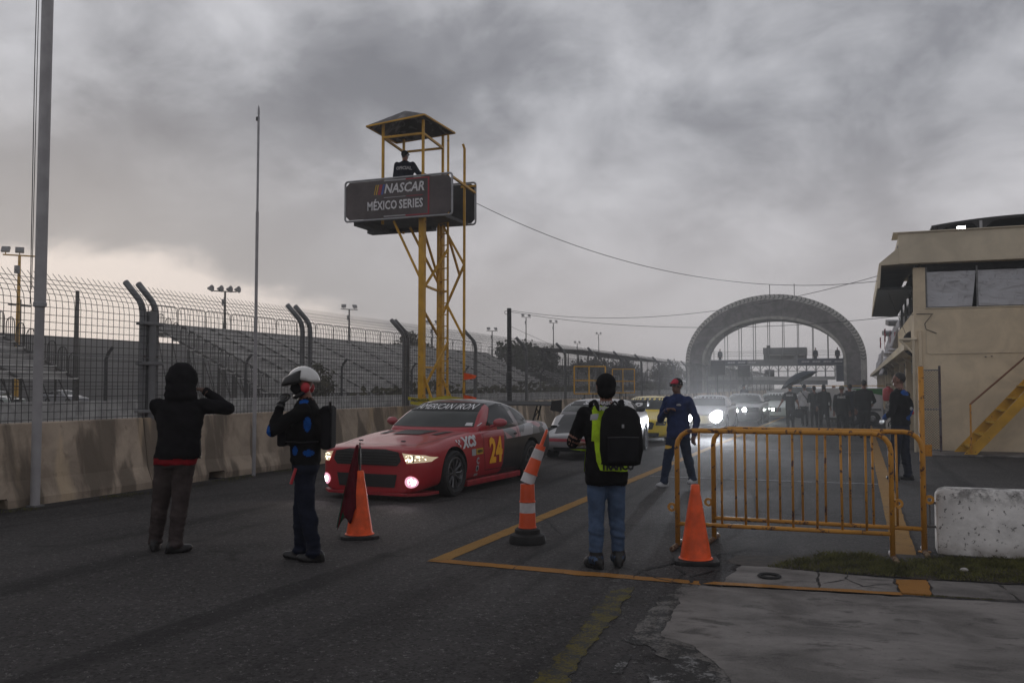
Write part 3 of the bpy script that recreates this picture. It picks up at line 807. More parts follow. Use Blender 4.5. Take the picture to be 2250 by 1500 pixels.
# footbridge hung inside the arch
BR = empty('footbridge', (0, 101.2, 0), label='steel footbridge with banners and a cabin hung under the arch', cat='footbridge')
MT['bridge_grey'] = plain('bridge_grey_paint', (.16, .16, .16), .6, .1, .2, .4); MT['bridge_pale'] = plain('pale_banner', (.33, .325, .315), .7, 0, .15, .4); MT['bridge_dark'] = plain('dark_banner', (.06, .065, .085), .7, 0, .2, .3)
def bb(name, a, b, mt, par, bev=0): m = MB(); m.bb(a, b); return m.build(name, mt, par, bevel=bev)
bb('banner', (-15.3, 0, 3.85), (-11.2, .12, 4.44), 'bridge_dark', BR); bb('banner', (-11.19, 0, 3.82), (-6.0, .12, 4.44), 'bridge_grey', BR); bb('banner', (-5.99, 0, 3.86), (-1.1, .12, 4.52), 'bridge_dark', BR)
bb('deck', (-15.4, .13, 3.80), (-.9, 2.6, 3.98), 'bridge_grey', BR)
bb('lower_beam', (-15.4, -.02, 2.28), (-2.2, .2, 2.62), 'bridge_pale', BR); bb('bottom_chord', (-15.6, .0, 1.75), (-3, .25, 2.26), 'bridge_grey', BR)
bb('stair_cladding', (-2.15, -.1, 2.1), (-.1, 2.4, 3.8), 'bridge_dark', BR)
bb('mid_rail', (-15.0, .05, 3.14), (-2.2, .16, 3.22), 'bridge_grey', BR)
for k in range(14):
    x = -14.6 + k * .95; bb('truss_post', (x - .06, .02, 2.6), (x + .06, .16, 3.82), 'bridge_grey', BR)
    for s_ in (-1, 1):
        m = MB(); m.tube([(x, .09, 3.22), (x + s_ * .45, .09, 3.8)], .035, 4); m.build('truss_brace', 'bridge_grey', BR)
for k in range(4):
    for x0, b in ((-14.4, 0), (-5.6, 1)):
        for q, wq in ((0, .30), (.34, .16), (.54, .22)): place_bm(poly_bm([(q, -.08), (q + wq, -.08), (q + wq + .05, .08), (q + .05, .08)]), 'banner_print', 'letter_grey', BR, (x0 + k * 1.1, -.006, 4.15 + b * .03), (1, 0, 0), (0, 0, 1), .004)
cab = bb('cabin_fascia', (-9.55, .2, 5.02), (-5.1, 2.4, 5.72), 'bridge_grey', BR)
bb('cabin_back', (-9.5, 2.3, 4.45), (-5.15, 2.38, 5.0), 'bridge_pale', BR)
for x in (-9.5, -9.0, -7.7, -6.3, -5.2): bb('cabin_post', (x, .25, 4.45), (x + (.42 if x in (-9.5, -6.3) else .10), .4, 5.02), 'bridge_grey', BR)
bb('roof_box', (-9.2, .5, 5.72), (-8.85, 1, 5.98), 'dark_steel', BR)
for z in (4.85, 5.1, 5.3):
    m = MB(); m.tube([(-15, .1, z), (-9.55, .1, z + .06)], .02, 4); m.tube([(-5.1, .1, z + .06), (-1.4, .1, z + .04)], .02, 4); m.build('handrail', 'bridge_grey', BR)
for k in range(10):
    x = -15.1 + k * 1.52; t = (x - AX) / 7.1
    zt = ZS + 4.45 * math.sqrt(max(0, 1 - t * t)) + .1
    for dy, dx in ((.1, 0), (2.4, .0)):
        m = MB(); m.tube([(x + dx, dy, 3.9), (x + dx, dy, zt)], .038, 5); m.build('hanger_rod', 'bridge_grey', BR)
for i, (x, y) in enumerate(((-10.55, 74.2), (-10.55, 92.2), (-10.55, 120))):
    o = empty('speaker_box', (x, y, 1.0), label=['black box on a pole, nearest of three before the arch', 'black box on a pole, middle of three along the fence', 'small black box on a pole seen through the arch'][i], cat='speaker')
    m = MB(); m.tube([(0, 0, 0), (0, 0, 1.9)], .05, 6); m.build('pole', 'dark_steel', o)
    m = MB(); m.box((0, 0, 2.1), (1.15, .7, 1.15), .25, .1); m.build('cabinet', 'black_vinyl', o, bevel=.05)

# ================================================================== pit building on the right
BX, BY = 1.30, 24.3
bld = empty('pit_building', (BX, BY, 0), label='cream two storey pit building with silver covered upper windows', cat='building')
def B(name, a, b, mt, par=bld, bev=.006): m = MB(); m.bb([a[0] - BX, a[1] - BY, a[2]], [b[0] - BX, b[1] - BY, b[2]]); return m.build(name, mt, par, bevel=bev)
# front wall pieces round the long window opening
B('wall', (1.30, 24.3, 0), (12, 24.55, 3.50), 'cream'); B('wall_pier', (1.30, 24.3, 3.50), (1.575, 24.55, 4.50), 'cream')
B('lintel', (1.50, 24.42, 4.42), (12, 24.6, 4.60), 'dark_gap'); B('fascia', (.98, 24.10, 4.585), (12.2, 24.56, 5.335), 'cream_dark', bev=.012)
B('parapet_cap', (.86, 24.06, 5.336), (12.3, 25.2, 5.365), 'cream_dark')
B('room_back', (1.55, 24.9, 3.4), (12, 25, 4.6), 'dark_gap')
def film(x0, x1, skew=0):
    m = MB(); n = 22; k = 12; vs = []
    for j in range(k + 1):
        for i in range(n + 1):
            u, w = i / n, j / k; x = x0 + (x1 - x0) * u - (skew * (1 - w) * u); z = 3.53 + .86 * w
            d = .022 * noise.noise(Vector((x * 3.1, z * 2.2, 3))) + .012 * noise.noise(Vector((x * 9, z * 7, 8)))
            vs.append((x - BX, .10 + d, z))
    m.add(vs, [(j * (n + 1) + i, j * (n + 1) + i + 1, (j + 1) * (n + 1) + i + 1, (j + 1) * (n + 1) + i) for j in range(k) for i in range(n)])
    return m.build('window_film', 'foil', bld, smooth='all', fix=False)
film(1.62, 2.70, .10); film(2.74, 4.10, .02); film(4.14, 5.6)
for x in (1.60, 2.715, 4.12): B('window_mullion', (x - .018, 24.36, 3.5), (x + .018, 24.42, 4.5), 'grey_metal', bev=.002)
B('window_sill', (1.56, 24.28, 3.475), (12, 24.36, 3.505), 'cream_dark')
# pit-lane side
B('side_wall_lower', (1.31, 24.56, 2.62), (1.5, 34, 3.45), 'cream'); B('side_glass', (1.36, 24.6, 3.46), (1.44, 34, 4.6), 'car_glass')
B('roof_slab', (1.0, 24.57, 5.20), (12, 34, 5.33), 'cream_dark'); B('inner_mass', (1.9, 25.05, 0), (12, 34, 5.15), 'cream')
for y in (24.75, 27, 29.5, 32): B('side_mullion', (1.33, y, 3.45), (1.46, y + .1, 4.6), 'grey_metal')
m = MB(); sec = [(-.83, 3.99), (-.77, 4.62), (-.34, 4.98), (-.02, 4.98), (-.02, 4.60), (-.72, 4.57), (-.76, 4.03)]
m.prism(sec, -.18, 9.6, 'Y'); m.build('awning', 'cream_dark', bld)
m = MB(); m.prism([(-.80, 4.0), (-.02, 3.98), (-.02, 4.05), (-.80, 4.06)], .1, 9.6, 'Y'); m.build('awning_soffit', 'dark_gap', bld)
m = MB(); m.prism([(-.34, 4.99), (-.02, 4.99), (-.02, 5.2), (-.30, 5.2)], -.1, 9.6, 'Y'); m.build('awning_frame', 'dark_steel', bld)
m = MB(); m.tube([(-.30, -.15, 5.0), (-.04, -.15, 5.30)], .025, 4); m.build('awning_strut', 'cream_dark', bld)
m = MB(); m.tube([(.13, -.03, 0), (.13, -.03, 2.95)], .045, 8); m.build('downpipe', 'cream', bld, smooth=True)
m = MB(); m.tube([(-.02, -.02, 0), (-.02, -.02, 2.75)], .035, 6); m.tube([(-.02, -.02, 2.4), (-.32, -.02, 2.72)], .03, 5); m.tube([(-.34, -.02, 2.74), (.05, -.02, 2.74)], .04, 5); m.build('bracket', 'cream_dark', bld)
def wirepts(name, pts, r, mt, par): m = MB(); m.tube(pts, r, 5); return m.build(name, mt, par)
wirepts('conduit', [(.06, -.012, 3.36), (.42, -.012, 3.36), (.24, -.012, 3.12), (.27, -.012, 2.98), (.50, -.012, 2.88)], .009, 'dark_steel', bld)
wirepts('conduit', [(.27, -.012, 2.95), (.27, -.012, 2.42), (.34, -.012, 2.38), (2.6, -.012, 2.40)], .009, 'cream_dark', bld)
m = MB(); m.box((1.55, -.02, 2.30), (.035, .04, .02)); m.box((1.68, -.02, 2.31), (.025, .04, .02)); m.build('wall_fixing', 'dark_steel', bld)
m = MB(); m.bb((0.25, -1.3, 0.0), (12, -.002, .055)); m.build('plinth', 'slab', bld, bevel=.02)
# roof tent with a lit lamp
tent = empty('roof_tent', (3.5, 27.2, 5.34), label='black canopy tent with a scalloped opening on the pit building roof', cat='canopy tent')
m = MB(); rings = []
for y in (0, 1.2, 2.4):
    rings.append([(x, y, .62 + .20 * (1 - ((x - .9) / 2.6) ** 2)) for x in [-1.55 + 5.2 * i / 18 for i in range(19)]] + [(x, y, .56 + .20 * (1 - ((x - .9) / 2.6) ** 2)) for x in [3.65 - 5.2 * i / 18 for i in range(19)]])
m.loft(rings); m.build('canopy', 'black_vinyl', tent, smooth=True)
def valance(x0, x1):
    m = MB(); n = 14; top = []; bot = []
    for i in range(n + 1):
        u = i / n; x = x0 + (x1 - x0) * u; zt = .60 + .19 * (1 - ((x - .9) / 2.6) ** 2); s_ = .05 + .42 * abs(2 * u - 1) ** 6
        top.append((x, .02, zt)); bot.append((x, .02, zt - s_))
    k = n + 1; m.add(top + bot, [(i, i + 1, k + i + 1, k + i) for i in range(n)]); m.build('valance', 'black_vinyl', tent, fix=False)
valance(-1.4, -.35); valance(-.33, 1.4); valance(1.42, 3.4)
for x in (-.34, 1.41): m = MB(); m.tube([(x, .05, 0), (x, .05, .75)], .05, 8); m.build('leg', 'pole_alu', tent)
m = MB(); m.bb((-1.25, 2.3, 0), (3.5, 2.4, .75)); m.build('back_curtain', 'black_vinyl', tent)
m = MB(); m.bb((-1.35, .5, 0), (-1.28, 2.3, .7)); m.build('side_curtain', 'black_vinyl', tent)
lamp = empty('roof_lamp', (2.66, 27.0, 5.34), label='lit white work lamp under the roof tent', cat='lamp')
m = MB(); m.tube([(0, .05, 0), (0, .05, .42)], .02, 6); m.build('stand', 'dark_steel', lamp)
m = MB(); m.box((0, .06, .49), (.24, .10, .15)); m.build('housing', 'grey_metal', lamp, bevel=.01)
m = MB(); m.box((0, .0, .49), (.20, .012, .11)); m.build('lamp_glass', emis('work_lamp_glow', (1, .97, .92), 14), lamp)
o = empty('roof_crate', (2.95, 27.3, 5.34), label='pale crate beside the lit lamp on the roof', cat='crate')
m = MB(); m.box((0, 0, .17), (.42, .3, .34)); m.build('box', 'white_shirt', o, bevel=.01)
m = MB(); m.box((0, 0, .355), (.45, .33, .03)); m.build('lid', 'white_shirt', o, bevel=.006)
# yellow outside staircase
st = empty('staircase', (2.09, 23.0, .055), label='yellow steel outside staircase with a handrail against the cream wall', cat='staircase')
slope = 1.22
for y, e in ((0, .12), (.9, 0)):
    m = MB(); m.prism([(e, 0), (.26 + e, 0), (3.3, 3 * slope - .12 - e * 2), (3.3, 3 * slope + .10 - e)], y, y + .04, 'Y'); m.build('stringer', 'yellow_steel', st)
for i in range(13):
    m = MB(); x = .27 + i * .225; m.bb((x - .06, .045, .16 + i * .2746), (x + .20, .895, .19 + i * .2746)); m.build('tread', 'letter_yellow', st)
m = MB(); m.tube([(.27, -.03, .05), (.27, -.03, 1.14)], .022, 6); m.build('newel', 'orange_steel', st)
m = MB(); m.tube([(.26, -.03, 1.13), (3.2, -.03, 1.13 + 2.93 * .94)], .024, 6); m.build('handrail', rusty('brown_handrail', (.20, .085, .04)), st)
# chain-link gate leaf
gt = empty('gate_leaf', (1.40, 23.75, .0), label='narrow chain link gate leaf with rusty posts beside the downpipe', cat='gate')
for x in (0, .40): m = MB(); m.tube([(x, 0, .0), (x, 0, 2.08)], .028, 8); m.build('post', rusty('rusty_gate_post', (.10, .085, .095), (.05, .028, .03), .5), gt)
for z in (.10, 1.05, 1.98): m = MB(); m.tube([(0, 0, z), (.40, 0, z)], .016, 6); m.build('rail', 'galv', gt)
m = MB()
for i in range(-34, 8):
    for s_ in (1, -1):
        x0, z0 = i * .06, .1; a = max(0, -x0); t0 = a; t1 = .40 - x0
        p0 = (x0 + t0 * 1.0, z0 + t0 * 1.0); t1 = min(t1, 1.88); p1 = (x0 + t1, z0 + t1)
        if t1 <= t0: continue
        if s_ < 0: p0, p1 = (.40 - p0[0], p0[1]), (.40 - p1[0], p1[1])
        m.tube([(p0[0], 0, p0[1]), (p1[0], 0, p1[1])], .0045, 3, False)
m.build('chain_link', 'wire', gt, fix=False)['kind'] = 'stuff'

# ================================================================== row of garages further along the pit lane
gar = empty('garage_row', (1.7, 34, 0), label='long cream row of open pit garages with a gutter canopy', cat='building')
def Gb(name, a, b, mt, bev=0): m = MB(); m.bb([a[0] - 1.7, a[1] - 34, a[2]], [b[0] - 1.7, b[1] - 34, b[2]]); return m.build(name, mt, gar, bevel=bev)
Gb('upper_wall', (1.72, 34.02, 2.5), (11, 96, 3.35), 'cream'); Gb('garage_back', (4.5, 25.1, 0), (4.7, 96, 2.5), 'grey_metal')
for k in range(13):
    y = 25.0 + k * 5.4
    Gb('pier', (1.62, y, 0), (1.95, y + .45, 2.5), 'cream', .01)
    Gb('roller_door', (1.80, y + .46, 1.55 + .5 * (k % 2)), (1.9, y + 5.39, 2.5), 'grey_metal')
    Gb('party_wall', (1.96, y + .1, 0), (4.5, y + .3, 2.5), 'cream')
m = MB(); m.prism([(-.60, 2.52), (-.60, 2.72), (-.48, 2.72), (-.02, 2.86), (-.02, 2.60)], -8.9, 62, 'Y'); m.build('gutter_canopy', 'cream_dark', gar)
for k in range(14): m = MB(); m.tube([(-.04, -8.6 + k * 5, 2.2), (-.5, -8.6 + k * 5, 2.55)], .03, 4); m.build('canopy_bracket', 'cream_dark', gar)
Gb('parapet_rail', (1.8, 34.1, 3.6), (1.84, 96, 3.64), 'galv')
for k in range(22): Gb('rail_post', (1.8, 34.2 + 2.9 * k, 3.35), (1.84, 34.24 + 2.9 * k, 3.62), 'galv')
m = MB(); m.tube([(-.05, 1.2, 3.3), (-.05, 1.2, 4.35), (.05, 1.2, 4.42), (.4, 1.2, 4.42)], .07, 8); m.build('vent_pipe', rusty('ochre_pipe', (.40, .27, .13)), gar, smooth=True)
m = MB(); m.lathe([(.05, -.08), (.32, -.08), (.36, 0), (.32, .08), (.05, .08)], 20, (1.45 - 1.7, -8.0, 2.72), 'Y'); m.build('cable_drum', 'rubber', gar)
def banner(y0, y1, z0, z1, label, seed, marks=True):
    o = empty('wrapped_banner', (1.55, y0, z0), label=label, cat='banner')
    m = MB(); n, k = 24, 14; vs = []
    for j in range(k + 1):
        for i in range(n + 1):
            u, w = i / n, j / k; y = (y1 - y0) * u; z = (z1 - z0) * w * (1 - .25 * math.sin(u * 5 + seed) * (1 - w) * .5)
            x = -.10 - .35 * (1 - w) * (.5 + .5 * math.sin(u * 9 + seed)) + .16 * noise.noise(Vector((y * 1.2, z * 3.0, seed)))
            vs.append((x, y, z))
    m.add(vs, [(j * (n + 1) + i, j * (n + 1) + i + 1, (j + 1) * (n + 1) + i + 1, (j + 1) * (n + 1) + i) for j in range(k) for i in range(n)])
    cl = m.build('cloth', 'white_shirt', o, smooth='all', fix=False)
    so_ = cl.modifiers.new('thick', 'SOLIDIFY'); so_.thickness = .02
    if marks:
        for q in range(3):
            m = MB(); pts = [(-.62 + .2 * q, (y1 - y0) * (.25 + .2 * q) + .25 * math.sin(t * 1.3 + q), (z1 - z0) * (.25 + .055 * t)) for t in range(9)]
            m.tube(pts, .035, 4, True, .4); m.build('red_script', 'letter_red', o)
banner(34.3, 39, 2.95, 3.95, 'rumpled white banner with red script hanging by the vent pipe', 1)
banner(41, 47, 3.0, 4.0, 'rumpled white banner draped farther along the garage roof', 4)
banner(50, 56, 2.2, 3.2, 'white banner hanging low at the far garages', 7, False)
banner(60, 70, 2.6, 3.8, 'last white banner close to the right leg of the arch', 9, False)
for i, (y, z) in enumerate(((37.5, 3.85), (43, 3.75))):
    o = empty('roof_floodlight', (1.5, y, z), label=['small grey floodlight on the garage roof rail near the pipe', 'small grey floodlight farther along the garage roof rail'][i], cat='floodlight')
    m = MB(); m.tube([(.2, 0, -.3), (0, 0, .1)], .03, 5); m.build('arm', 'grey_metal', o)
    m = MB(); m.box((-.2, 0, .15), (.5, .4, .2), .3, .2); m.build('housing', 'grey_metal', o, bevel=.03)

# ================================================================== yellow timing tower with the two signs
tw = empty('timing_tower', (-9.7, 19.9, 0), label='yellow steel marshal tower with ladder and hipped roof over the barrier', cat='tower')
TO = Vector((-9.7, 19.9, 0))
def T(name, pts, r, n=4, mt='yellow_steel', flat=1.0):
    m = MB(); m.tube([Vector(p) - TO for p in pts], r, n, True, flat); return m.build(name, mt, tw, smooth=(n > 5))
T('column', [(-9.61, 19.3, 0), (-9.61, 19.3, 5.6)], .095); T('column', [(-9.74, 20.6, 0), (-9.74, 20.6, 5.6)], .105)
T('ladder_rail', [(-9.36, 20.2, .2), (-9.36, 20.2, 7.78)], .030); T('ladder_rail', [(-9.68, 20.35, .2), (-9.68, 20.35, 5.6)], .022)
for k in range(19): T('rung', [(-9.36, 20.2, .5 + k * .285), (-9.72, 20.37, .5 + k * .285)], .017)
T('guy_column', [(-8.92, 20.2, 1.1), (-8.92, 20.2, 7.40), (-8.96, 20.2, 7.52)], .035)
for a, b in (((-9.61, 19.3, 4.05), (-10.35, 19.25, 5.55)), ((-9.74, 20.6, 4.05), (-10.25, 19.9, 5.5)), ((-9.61, 19.3, 5.4), (-9.74, 20.6, 4.1)),
             ((-8.92, 20.2, 4.55), (-9.5, 20.2, 5.55)), ((-8.92, 20.2, 4.55), (-9.55, 20.35, 3.4)), ((-9.61, 19.3, 3.85), (-9.36, 20.2, 4.95)),
             ((-9.61, 19.3, 3.45), (-9.74, 20.6, 2.75)), ((-9.36, 20.2, 3.55), (-8.92, 20.2, 2.75)), ((-9.61, 19.3, 4.0), (-9.74, 20.6, 3.95)), ((-9.74, 20.6, 3.95), (-9.36, 20.2, 3.92)),
             ((-9.61, 19.3, 1.45), (-9.36, 20.2, 2.65)), ((-9.61, 19.3, 2.05), (-9.74, 20.6, 2.05)), ((-9.36, 20.2, 5.3), (-9.36, 20.9, 4.4)), ((-9.61, 19.3, 1.5), (-9.45, 19.9, .55)), ((-9.74, 20.6, 1.9), (-9.1, 20.6, .6)), ((-9.61, 19.3, 2.0), (-9.15, 19.5, 0.5)), ((-9.61, 19.3, 1.15), (-9.36, 20.2, 1.15))):
    T('brace', [a, b], .034)
# platform, cage and roof
m = MB(); m.bb((-1.5, -.62, 5.62), (.60, .92, 5.7)); m.build('platform', 'dark_steel', tw)
m = MB(); m.bb((-2.15, .70, 5.55), (-.3, 1.0, 5.80)); m.build('under_beam', 'dark_steel', tw)
m = MB(); m.bb((-1.75, -.65, 5.50), (-1.45, .6, 5.615)); m.build('under_beam', 'dark_steel', tw)
cz = 7.62
cage = [(-10.68, 19.3), (-9.60, 19.3), (-9.74, 20.7), (-10.85, 20.7)]
for i, (x, y) in enumerate(cage):
    x2, y2 = cage[(i + 1) % 4]
    T('cage_post', [(x, y, 5.5), (x, y, cz + .33)], .038); T('cage_rail', [(x, y, cz), (x2, y2, cz)], .036)
T('side_rail', [(-8.72, 19.05, 6.45), (-8.92, 20.85, 6.45)], .035); T('side_rail', [(-9.3, 20.85, 6.62), (-8.9, 20.85, 6.62)], .035)
ev = [(-11.0, 19.05, 7.86), (-9.42, 19.0, 7.97), (-9.52, 20.95, 8.05), (-11.2, 20.95, 7.95)]; apex = (-10.42, 19.95, 8.42)
for i in range(4):
    a, b = ev[i], ev[(i + 1) % 4]; T('eave_rail', [a, b], .026)
    m = MB(); A, Bv, C = [Vector(p) - TO for p in (a, b, apex)]; mid = (A + Bv) / 2 + Vector((0, 0, -.03))
    up = Vector((0, 0, .02)); m.add([A, mid, Bv, C, A + up, mid + up, Bv + up, C + up], [(3, 2, 1, 0), (4, 5, 6, 7), (0, 1, 5, 4), (1, 2, 6, 5), (2, 3, 7, 6), (3, 0, 4, 7)])
    if i == 0:
        t = NT('torn_printed_tarp'); f = t.ss(t.noise(3.2, 5, .6, 1.5), .50, .58); MT['tarp'] = t.fin(t.mix(f, (.03, .027, .027), (.16, .15, .155)), .7)
    m.build('roof_panel', 'tarp', tw)
# sign boards
def signboard(x0, x1, y, z0, z1, label, front):
    o = empty('sign_board', ((x0 + x1) / 2, y, z0), label=label, cat='sign'); w = (x1 - x0) / 2; h = z1 - z0
    m = MB(); m.prism([(-w + .03, .12), (-w + .12, .03), (w - .12, .03), (w - .03, .12), (w - .03, h - .12), (w - .12, h - .03), (-w + .12, h - .03), (-w + .03, h - .12)], -.006, .006, 'Y')
    m.build('banner', 'sign_dark' if front else 'black_vinyl', o)
    m = MB(); r = .07; loop = []
    for cx, cz_, a0 in ((w - r, r, -90), (w - r, h - r, 0), (-w + r, h - r, 90), (-w + r, r, 180)):
        for q in range(5): a = R(a0 + 22.5 * q); loop.append((cx + r * math.cos(a), 0, cz_ + r * math.sin(a)))
    loop.append(loop[0]); m.tube(loop, .025, 8, False); m.build('pipe_frame', 'pole_alu', o, smooth='all')
    return o, w, h
sg, w, h = signboard(-11.54, -8.70, 19.0, 5.56, 6.53, 'dark printed series sign board in a grey pipe frame on the tower', True)
def txt(body, size, c, mt, par, bold=.01, shear=0, sx=1, U=(1, 0, 0), V=(0, 0, 1), z=.004, name='lettering', sp=1.0):
    return place_bm(text_bm(body, size, bold, shear, sx, sp), name, mt, par, c, U, V, z)
yf = -.008
txt('NASCAR', .31, (.17, yf, h * .735), 'letter_white', sg, .007, .22, .88)
txt('MÉXICO', .29, (-.41, yf, h * .33), 'letter_white', sg, .007, 0, .72, sp=1.04); txt('SERIES', .29, (.36, yf, h * .33), 'letter_white', sg, .007, 0, .76, sp=1.04)
def bar(par, pts, mt, y=yf - .004): return place_bm(poly_bm(pts), 'printed_bar', mt, par, (0, y, 0), (1, 0, 0), (0, 0, 1))
zc = h * .735
for i, (x, wd, mt) in enumerate(((-.63, .022, 'letter_yellow'), (-.58, .03, 'letter_yellow'), (-.525, .075, 'letter_red'), (-.435, .05, 'letter_blue'))):
    bar(sg, [(x, zc - .12), (x + wd, zc - .12), (x + wd + .055, zc + .12), (x + .055, zc + .12)], mt)
bar(sg, [(-.36, h * .93), (.22, h * .93), (.22, h * .96), (-.36, h * .96)], 'letter_grey'); bar(sg, [(.22, h * .93), (.84, h * .93), (.84, h * .96), (.22, h * .96)], 'letter_red')
bar(sg, [(.80, h * .07), (.84, h * .07), (.84, h * .93), (.80, h * .93)], 'letter_red')
bar(sg, [(-.36, h * .52), (.22, h * .52), (.22, h * .535), (-.36, h * .535)], 'letter_grey'); bar(sg, [(.24, h * .52), (.68, h * .52), (.68, h * .535), (.24, h * .535)], 'letter_red')
bar(sg, [(-.36, h * .05), (.22, h * .05), (.22, h * .08), (-.36, h * .08)], 'letter_grey'); bar(sg, [(.22, h * .04), (.84, h * .04), (.84, h * .07), (.22, h * .07)], 'letter_red')
signboard(-11.86, -8.92, 20.9, 5.66, 6.72, 'black rear sign board behind the tower platform', False)
# caution tape and little orange flags at the tower foot
tp = empty('caution_tape', (-9.4, 19.2, 1.2), label='yellow caution tape wound round the tower foot', cat='tape')
MT['tape'] = plain('yellow_tape', (.48, .40, .03), .5, 0, .15)
def tape(pts, wd=.075):
    m = MB(); n = len(pts); m.add([(x, y, z) for x, y, z in pts] + [(x, y, z + wd) for x, y, z in pts], [(i, i + 1, n + i + 1, n + i) for i in range(n - 1)])
    m.build('strip', 'tape', tp, fix=False)
tape([(-.45, -.12, .08), (-.1, -.14, .03), (.15, -.12, .05), (.42, .1, .10), (.52, .8, .05)]); tape([(-.40, -.10, -.02), (-.0, -.18, -.06), (.4, -.05, .04), (.5, .7, -.05)]); tape([(.08, -.13, .12), (.3, -.1, -.06), (.5, .2, .12)])
txt('PRECAUCIÓN', .075, (-.12, -.15, .075), 'trim_black', tp, .003)
for i, z in enumerate((1.75, 1.22)):
    o = empty('orange_pennant', (-8.9, 20.16, z), label=['small orange flag on the tower side pole, upper one', 'small orange flag on the tower side pole, lower one'][i], cat='flag')
    m = MB(); m.add([(0, -.02, 0), (.30, -.05, .03), (.34, -.02, .10), (.2, -.06, .14), (0, -.02, .17), (0, -.012, 0), (.30, -.042, .03), (.34, -.012, .10), (.2, -.052, .14), (0, -.012, .17)], [(0, 1, 2, 3, 4), (9, 8, 7, 6, 5)]); m.build('cloth', 'orange_cone', o, fix=False)
    m = MB(); m.tube([(0, 0, -.05), (0, 0, .22)], .012, 5); m.build('stick', 'dark_steel', o)

# ================================================================== poles and overhead wires
fp = empty('flagpole', (-10.29, 9.17, 0), label='thick pale flagpole rising out of the frame at the far left', cat='flagpole')
m = MB(); m.tube([(0, 0, .02), (0, 0, 2.7)], .062, 14); m.build('lower_tube', 'pole_white', fp, smooth=True)
m = MB(); m.tube([(0, 0, 2.7), (-.0, 0, 9)], .076, 14); m.build('upper_tube', 'pole_white', fp, smooth=True)
m = MB(); m.lathe([(.066, 2.66), (.085, 2.67), (.085, 2.72), (.078, 2.73)], 16); m.build('collar', 'pole_alu', fp)
m = MB(); m.tube([(-.12, -.05, 2.7), (-.15, -.05, 6), (-.14, -.05, 9)], .006, 4); m.build('rope', 'dark_steel', fp)
m = MB(); m.tube([(-.10, -.05, 2.9), (-.11, -.05, 9)], .005, 4); m.build('rope', 'dark_steel', fp)
m = MB(); m.box((.01, 0, .01), (.15, .16, .02)); m.build('base_plate', 'galv', fp)
fp = empty('flagpole', (-10.13, 13.66, 0), label='thin white pole standing against the barrier between two men', cat='flagpole')
m = MB(); m.tube([(0, 0, 0), (0, 0, 2.2)], .036, 10); m.build('lower_tube', 'pole_white', fp, smooth=True)
m = MB(); m.tube([(0, 0, 2.2), (0, 0, 4.75)], .029, 10); m.build('middle_tube', 'pole_white', fp, smooth=True)
m = MB(); m.tube([(0, 0, 4.75), (.0, 0, 6.5)], .021, 8); m.build('top_tube', 'pole_alu', fp, smooth=True)
m = MB(); m.lathe([(.012, 0), (.022, .06), (.016, .16), (0, .22)], 8, (0, 0, 6.5)); m.build('finial', 'pole_alu', fp)
m = MB(); m.box((-.02, 0, 6.46), (.05, .04, .07)); m.build('pulley', 'dark_steel', fp)
wp = empty('wire_pole', (-10.95, 28.6, 0), label='dark steel pole carrying wires behind the fence', cat='pole')
m = MB(); m.tube([(0, 0, 0), (-.02, 0, 4.22)], [.085, .075], 10); m.build('tube', 'dark_steel', wp, smooth=True)
m = MB(); m.lathe([(.05, -.012), (.065, 0), (.05, .012)], 12, (-.13, 0, 4.08), 'Y', True); m.build('ring', 'dark_steel', wp)
for z in (1.85, 2.55): m = MB(); m.lathe([(.085, z), (.10, z + .01), (.10, z + .05), (.085, z + .06)], 10); m.build('band', 'dark_steel', wp)
def wire(p, q, sag, label, r=.009):
    p, q = Vector(p), Vector(q); n = 28; m = MB()
    m.tube([p.lerp(q, i / n) - Vector((0, 0, 4 * sag * (i / n) * (1 - i / n))) for i in range(n + 1)], r, 4)
    tag(m.build('overhead_wire', 'dark_steel'), label, 'wire')
wire((-8.90, 20.9, 6.19), (.50, 24.35, 4.21), .78, 'black wire sagging from the sign tower to the pit building')
wire((-10.92, 28.6, 4.15), (.55, 24.8, 4.40), .60, 'upper wire from the dark pole to the building awning')
wire((-10.92, 28.6, 4.10), (1.3, 24.4, 3.36), .42, 'lower wire from the dark pole to the building corner')
wire((.75, 25, 4.0), (1.25, 26.5, 2.9), .02, 'short wire dropping from the awning to the garage canopy', .006)
wire((-10.9, 28.6, 3.6), (-14.5, 60, 2.4), .1, 'guy wire slanting down behind the dark pole', .006)
# yellow board frames at the barrier
for i, (x, y, s_) in enumerate(((-9.45, 31.1, 1.0), (-9.45, 36.5, .8))):
    o = empty('board_frame', (x, y, 0), label=['yellow steel board frame on legs left of the backpack man head', 'smaller yellow board frame partly behind the backpack man head'][i], cat='frame')
    for a, b in (((0, 0, 1.33), (1.05 * s_, .35, 1.33)), ((0, 0, 2.30), (1.05 * s_, .35, 2.30)), ((0, 0, 1.33), (0, 0, 2.30)), ((1.05 * s_, .35, 1.33), (1.05 * s_, .35, 2.30)), ((.5 * s_, .17, 1.33), (.5 * s_, .17, 2.3)), ((0, 0, 1.8), (1.05 * s_, .35, 1.8))):
        m = MB(); m.tube([a, b], .028, 4); m.build('bar', 'yellow_steel', o)
    for dx in (.3, .62): m = MB(); m.tube([(dx * s_, .1, 0), (dx * s_ + .03, .15, 1.33)], .022, 4); m.build('leg', 'dark_steel', o)
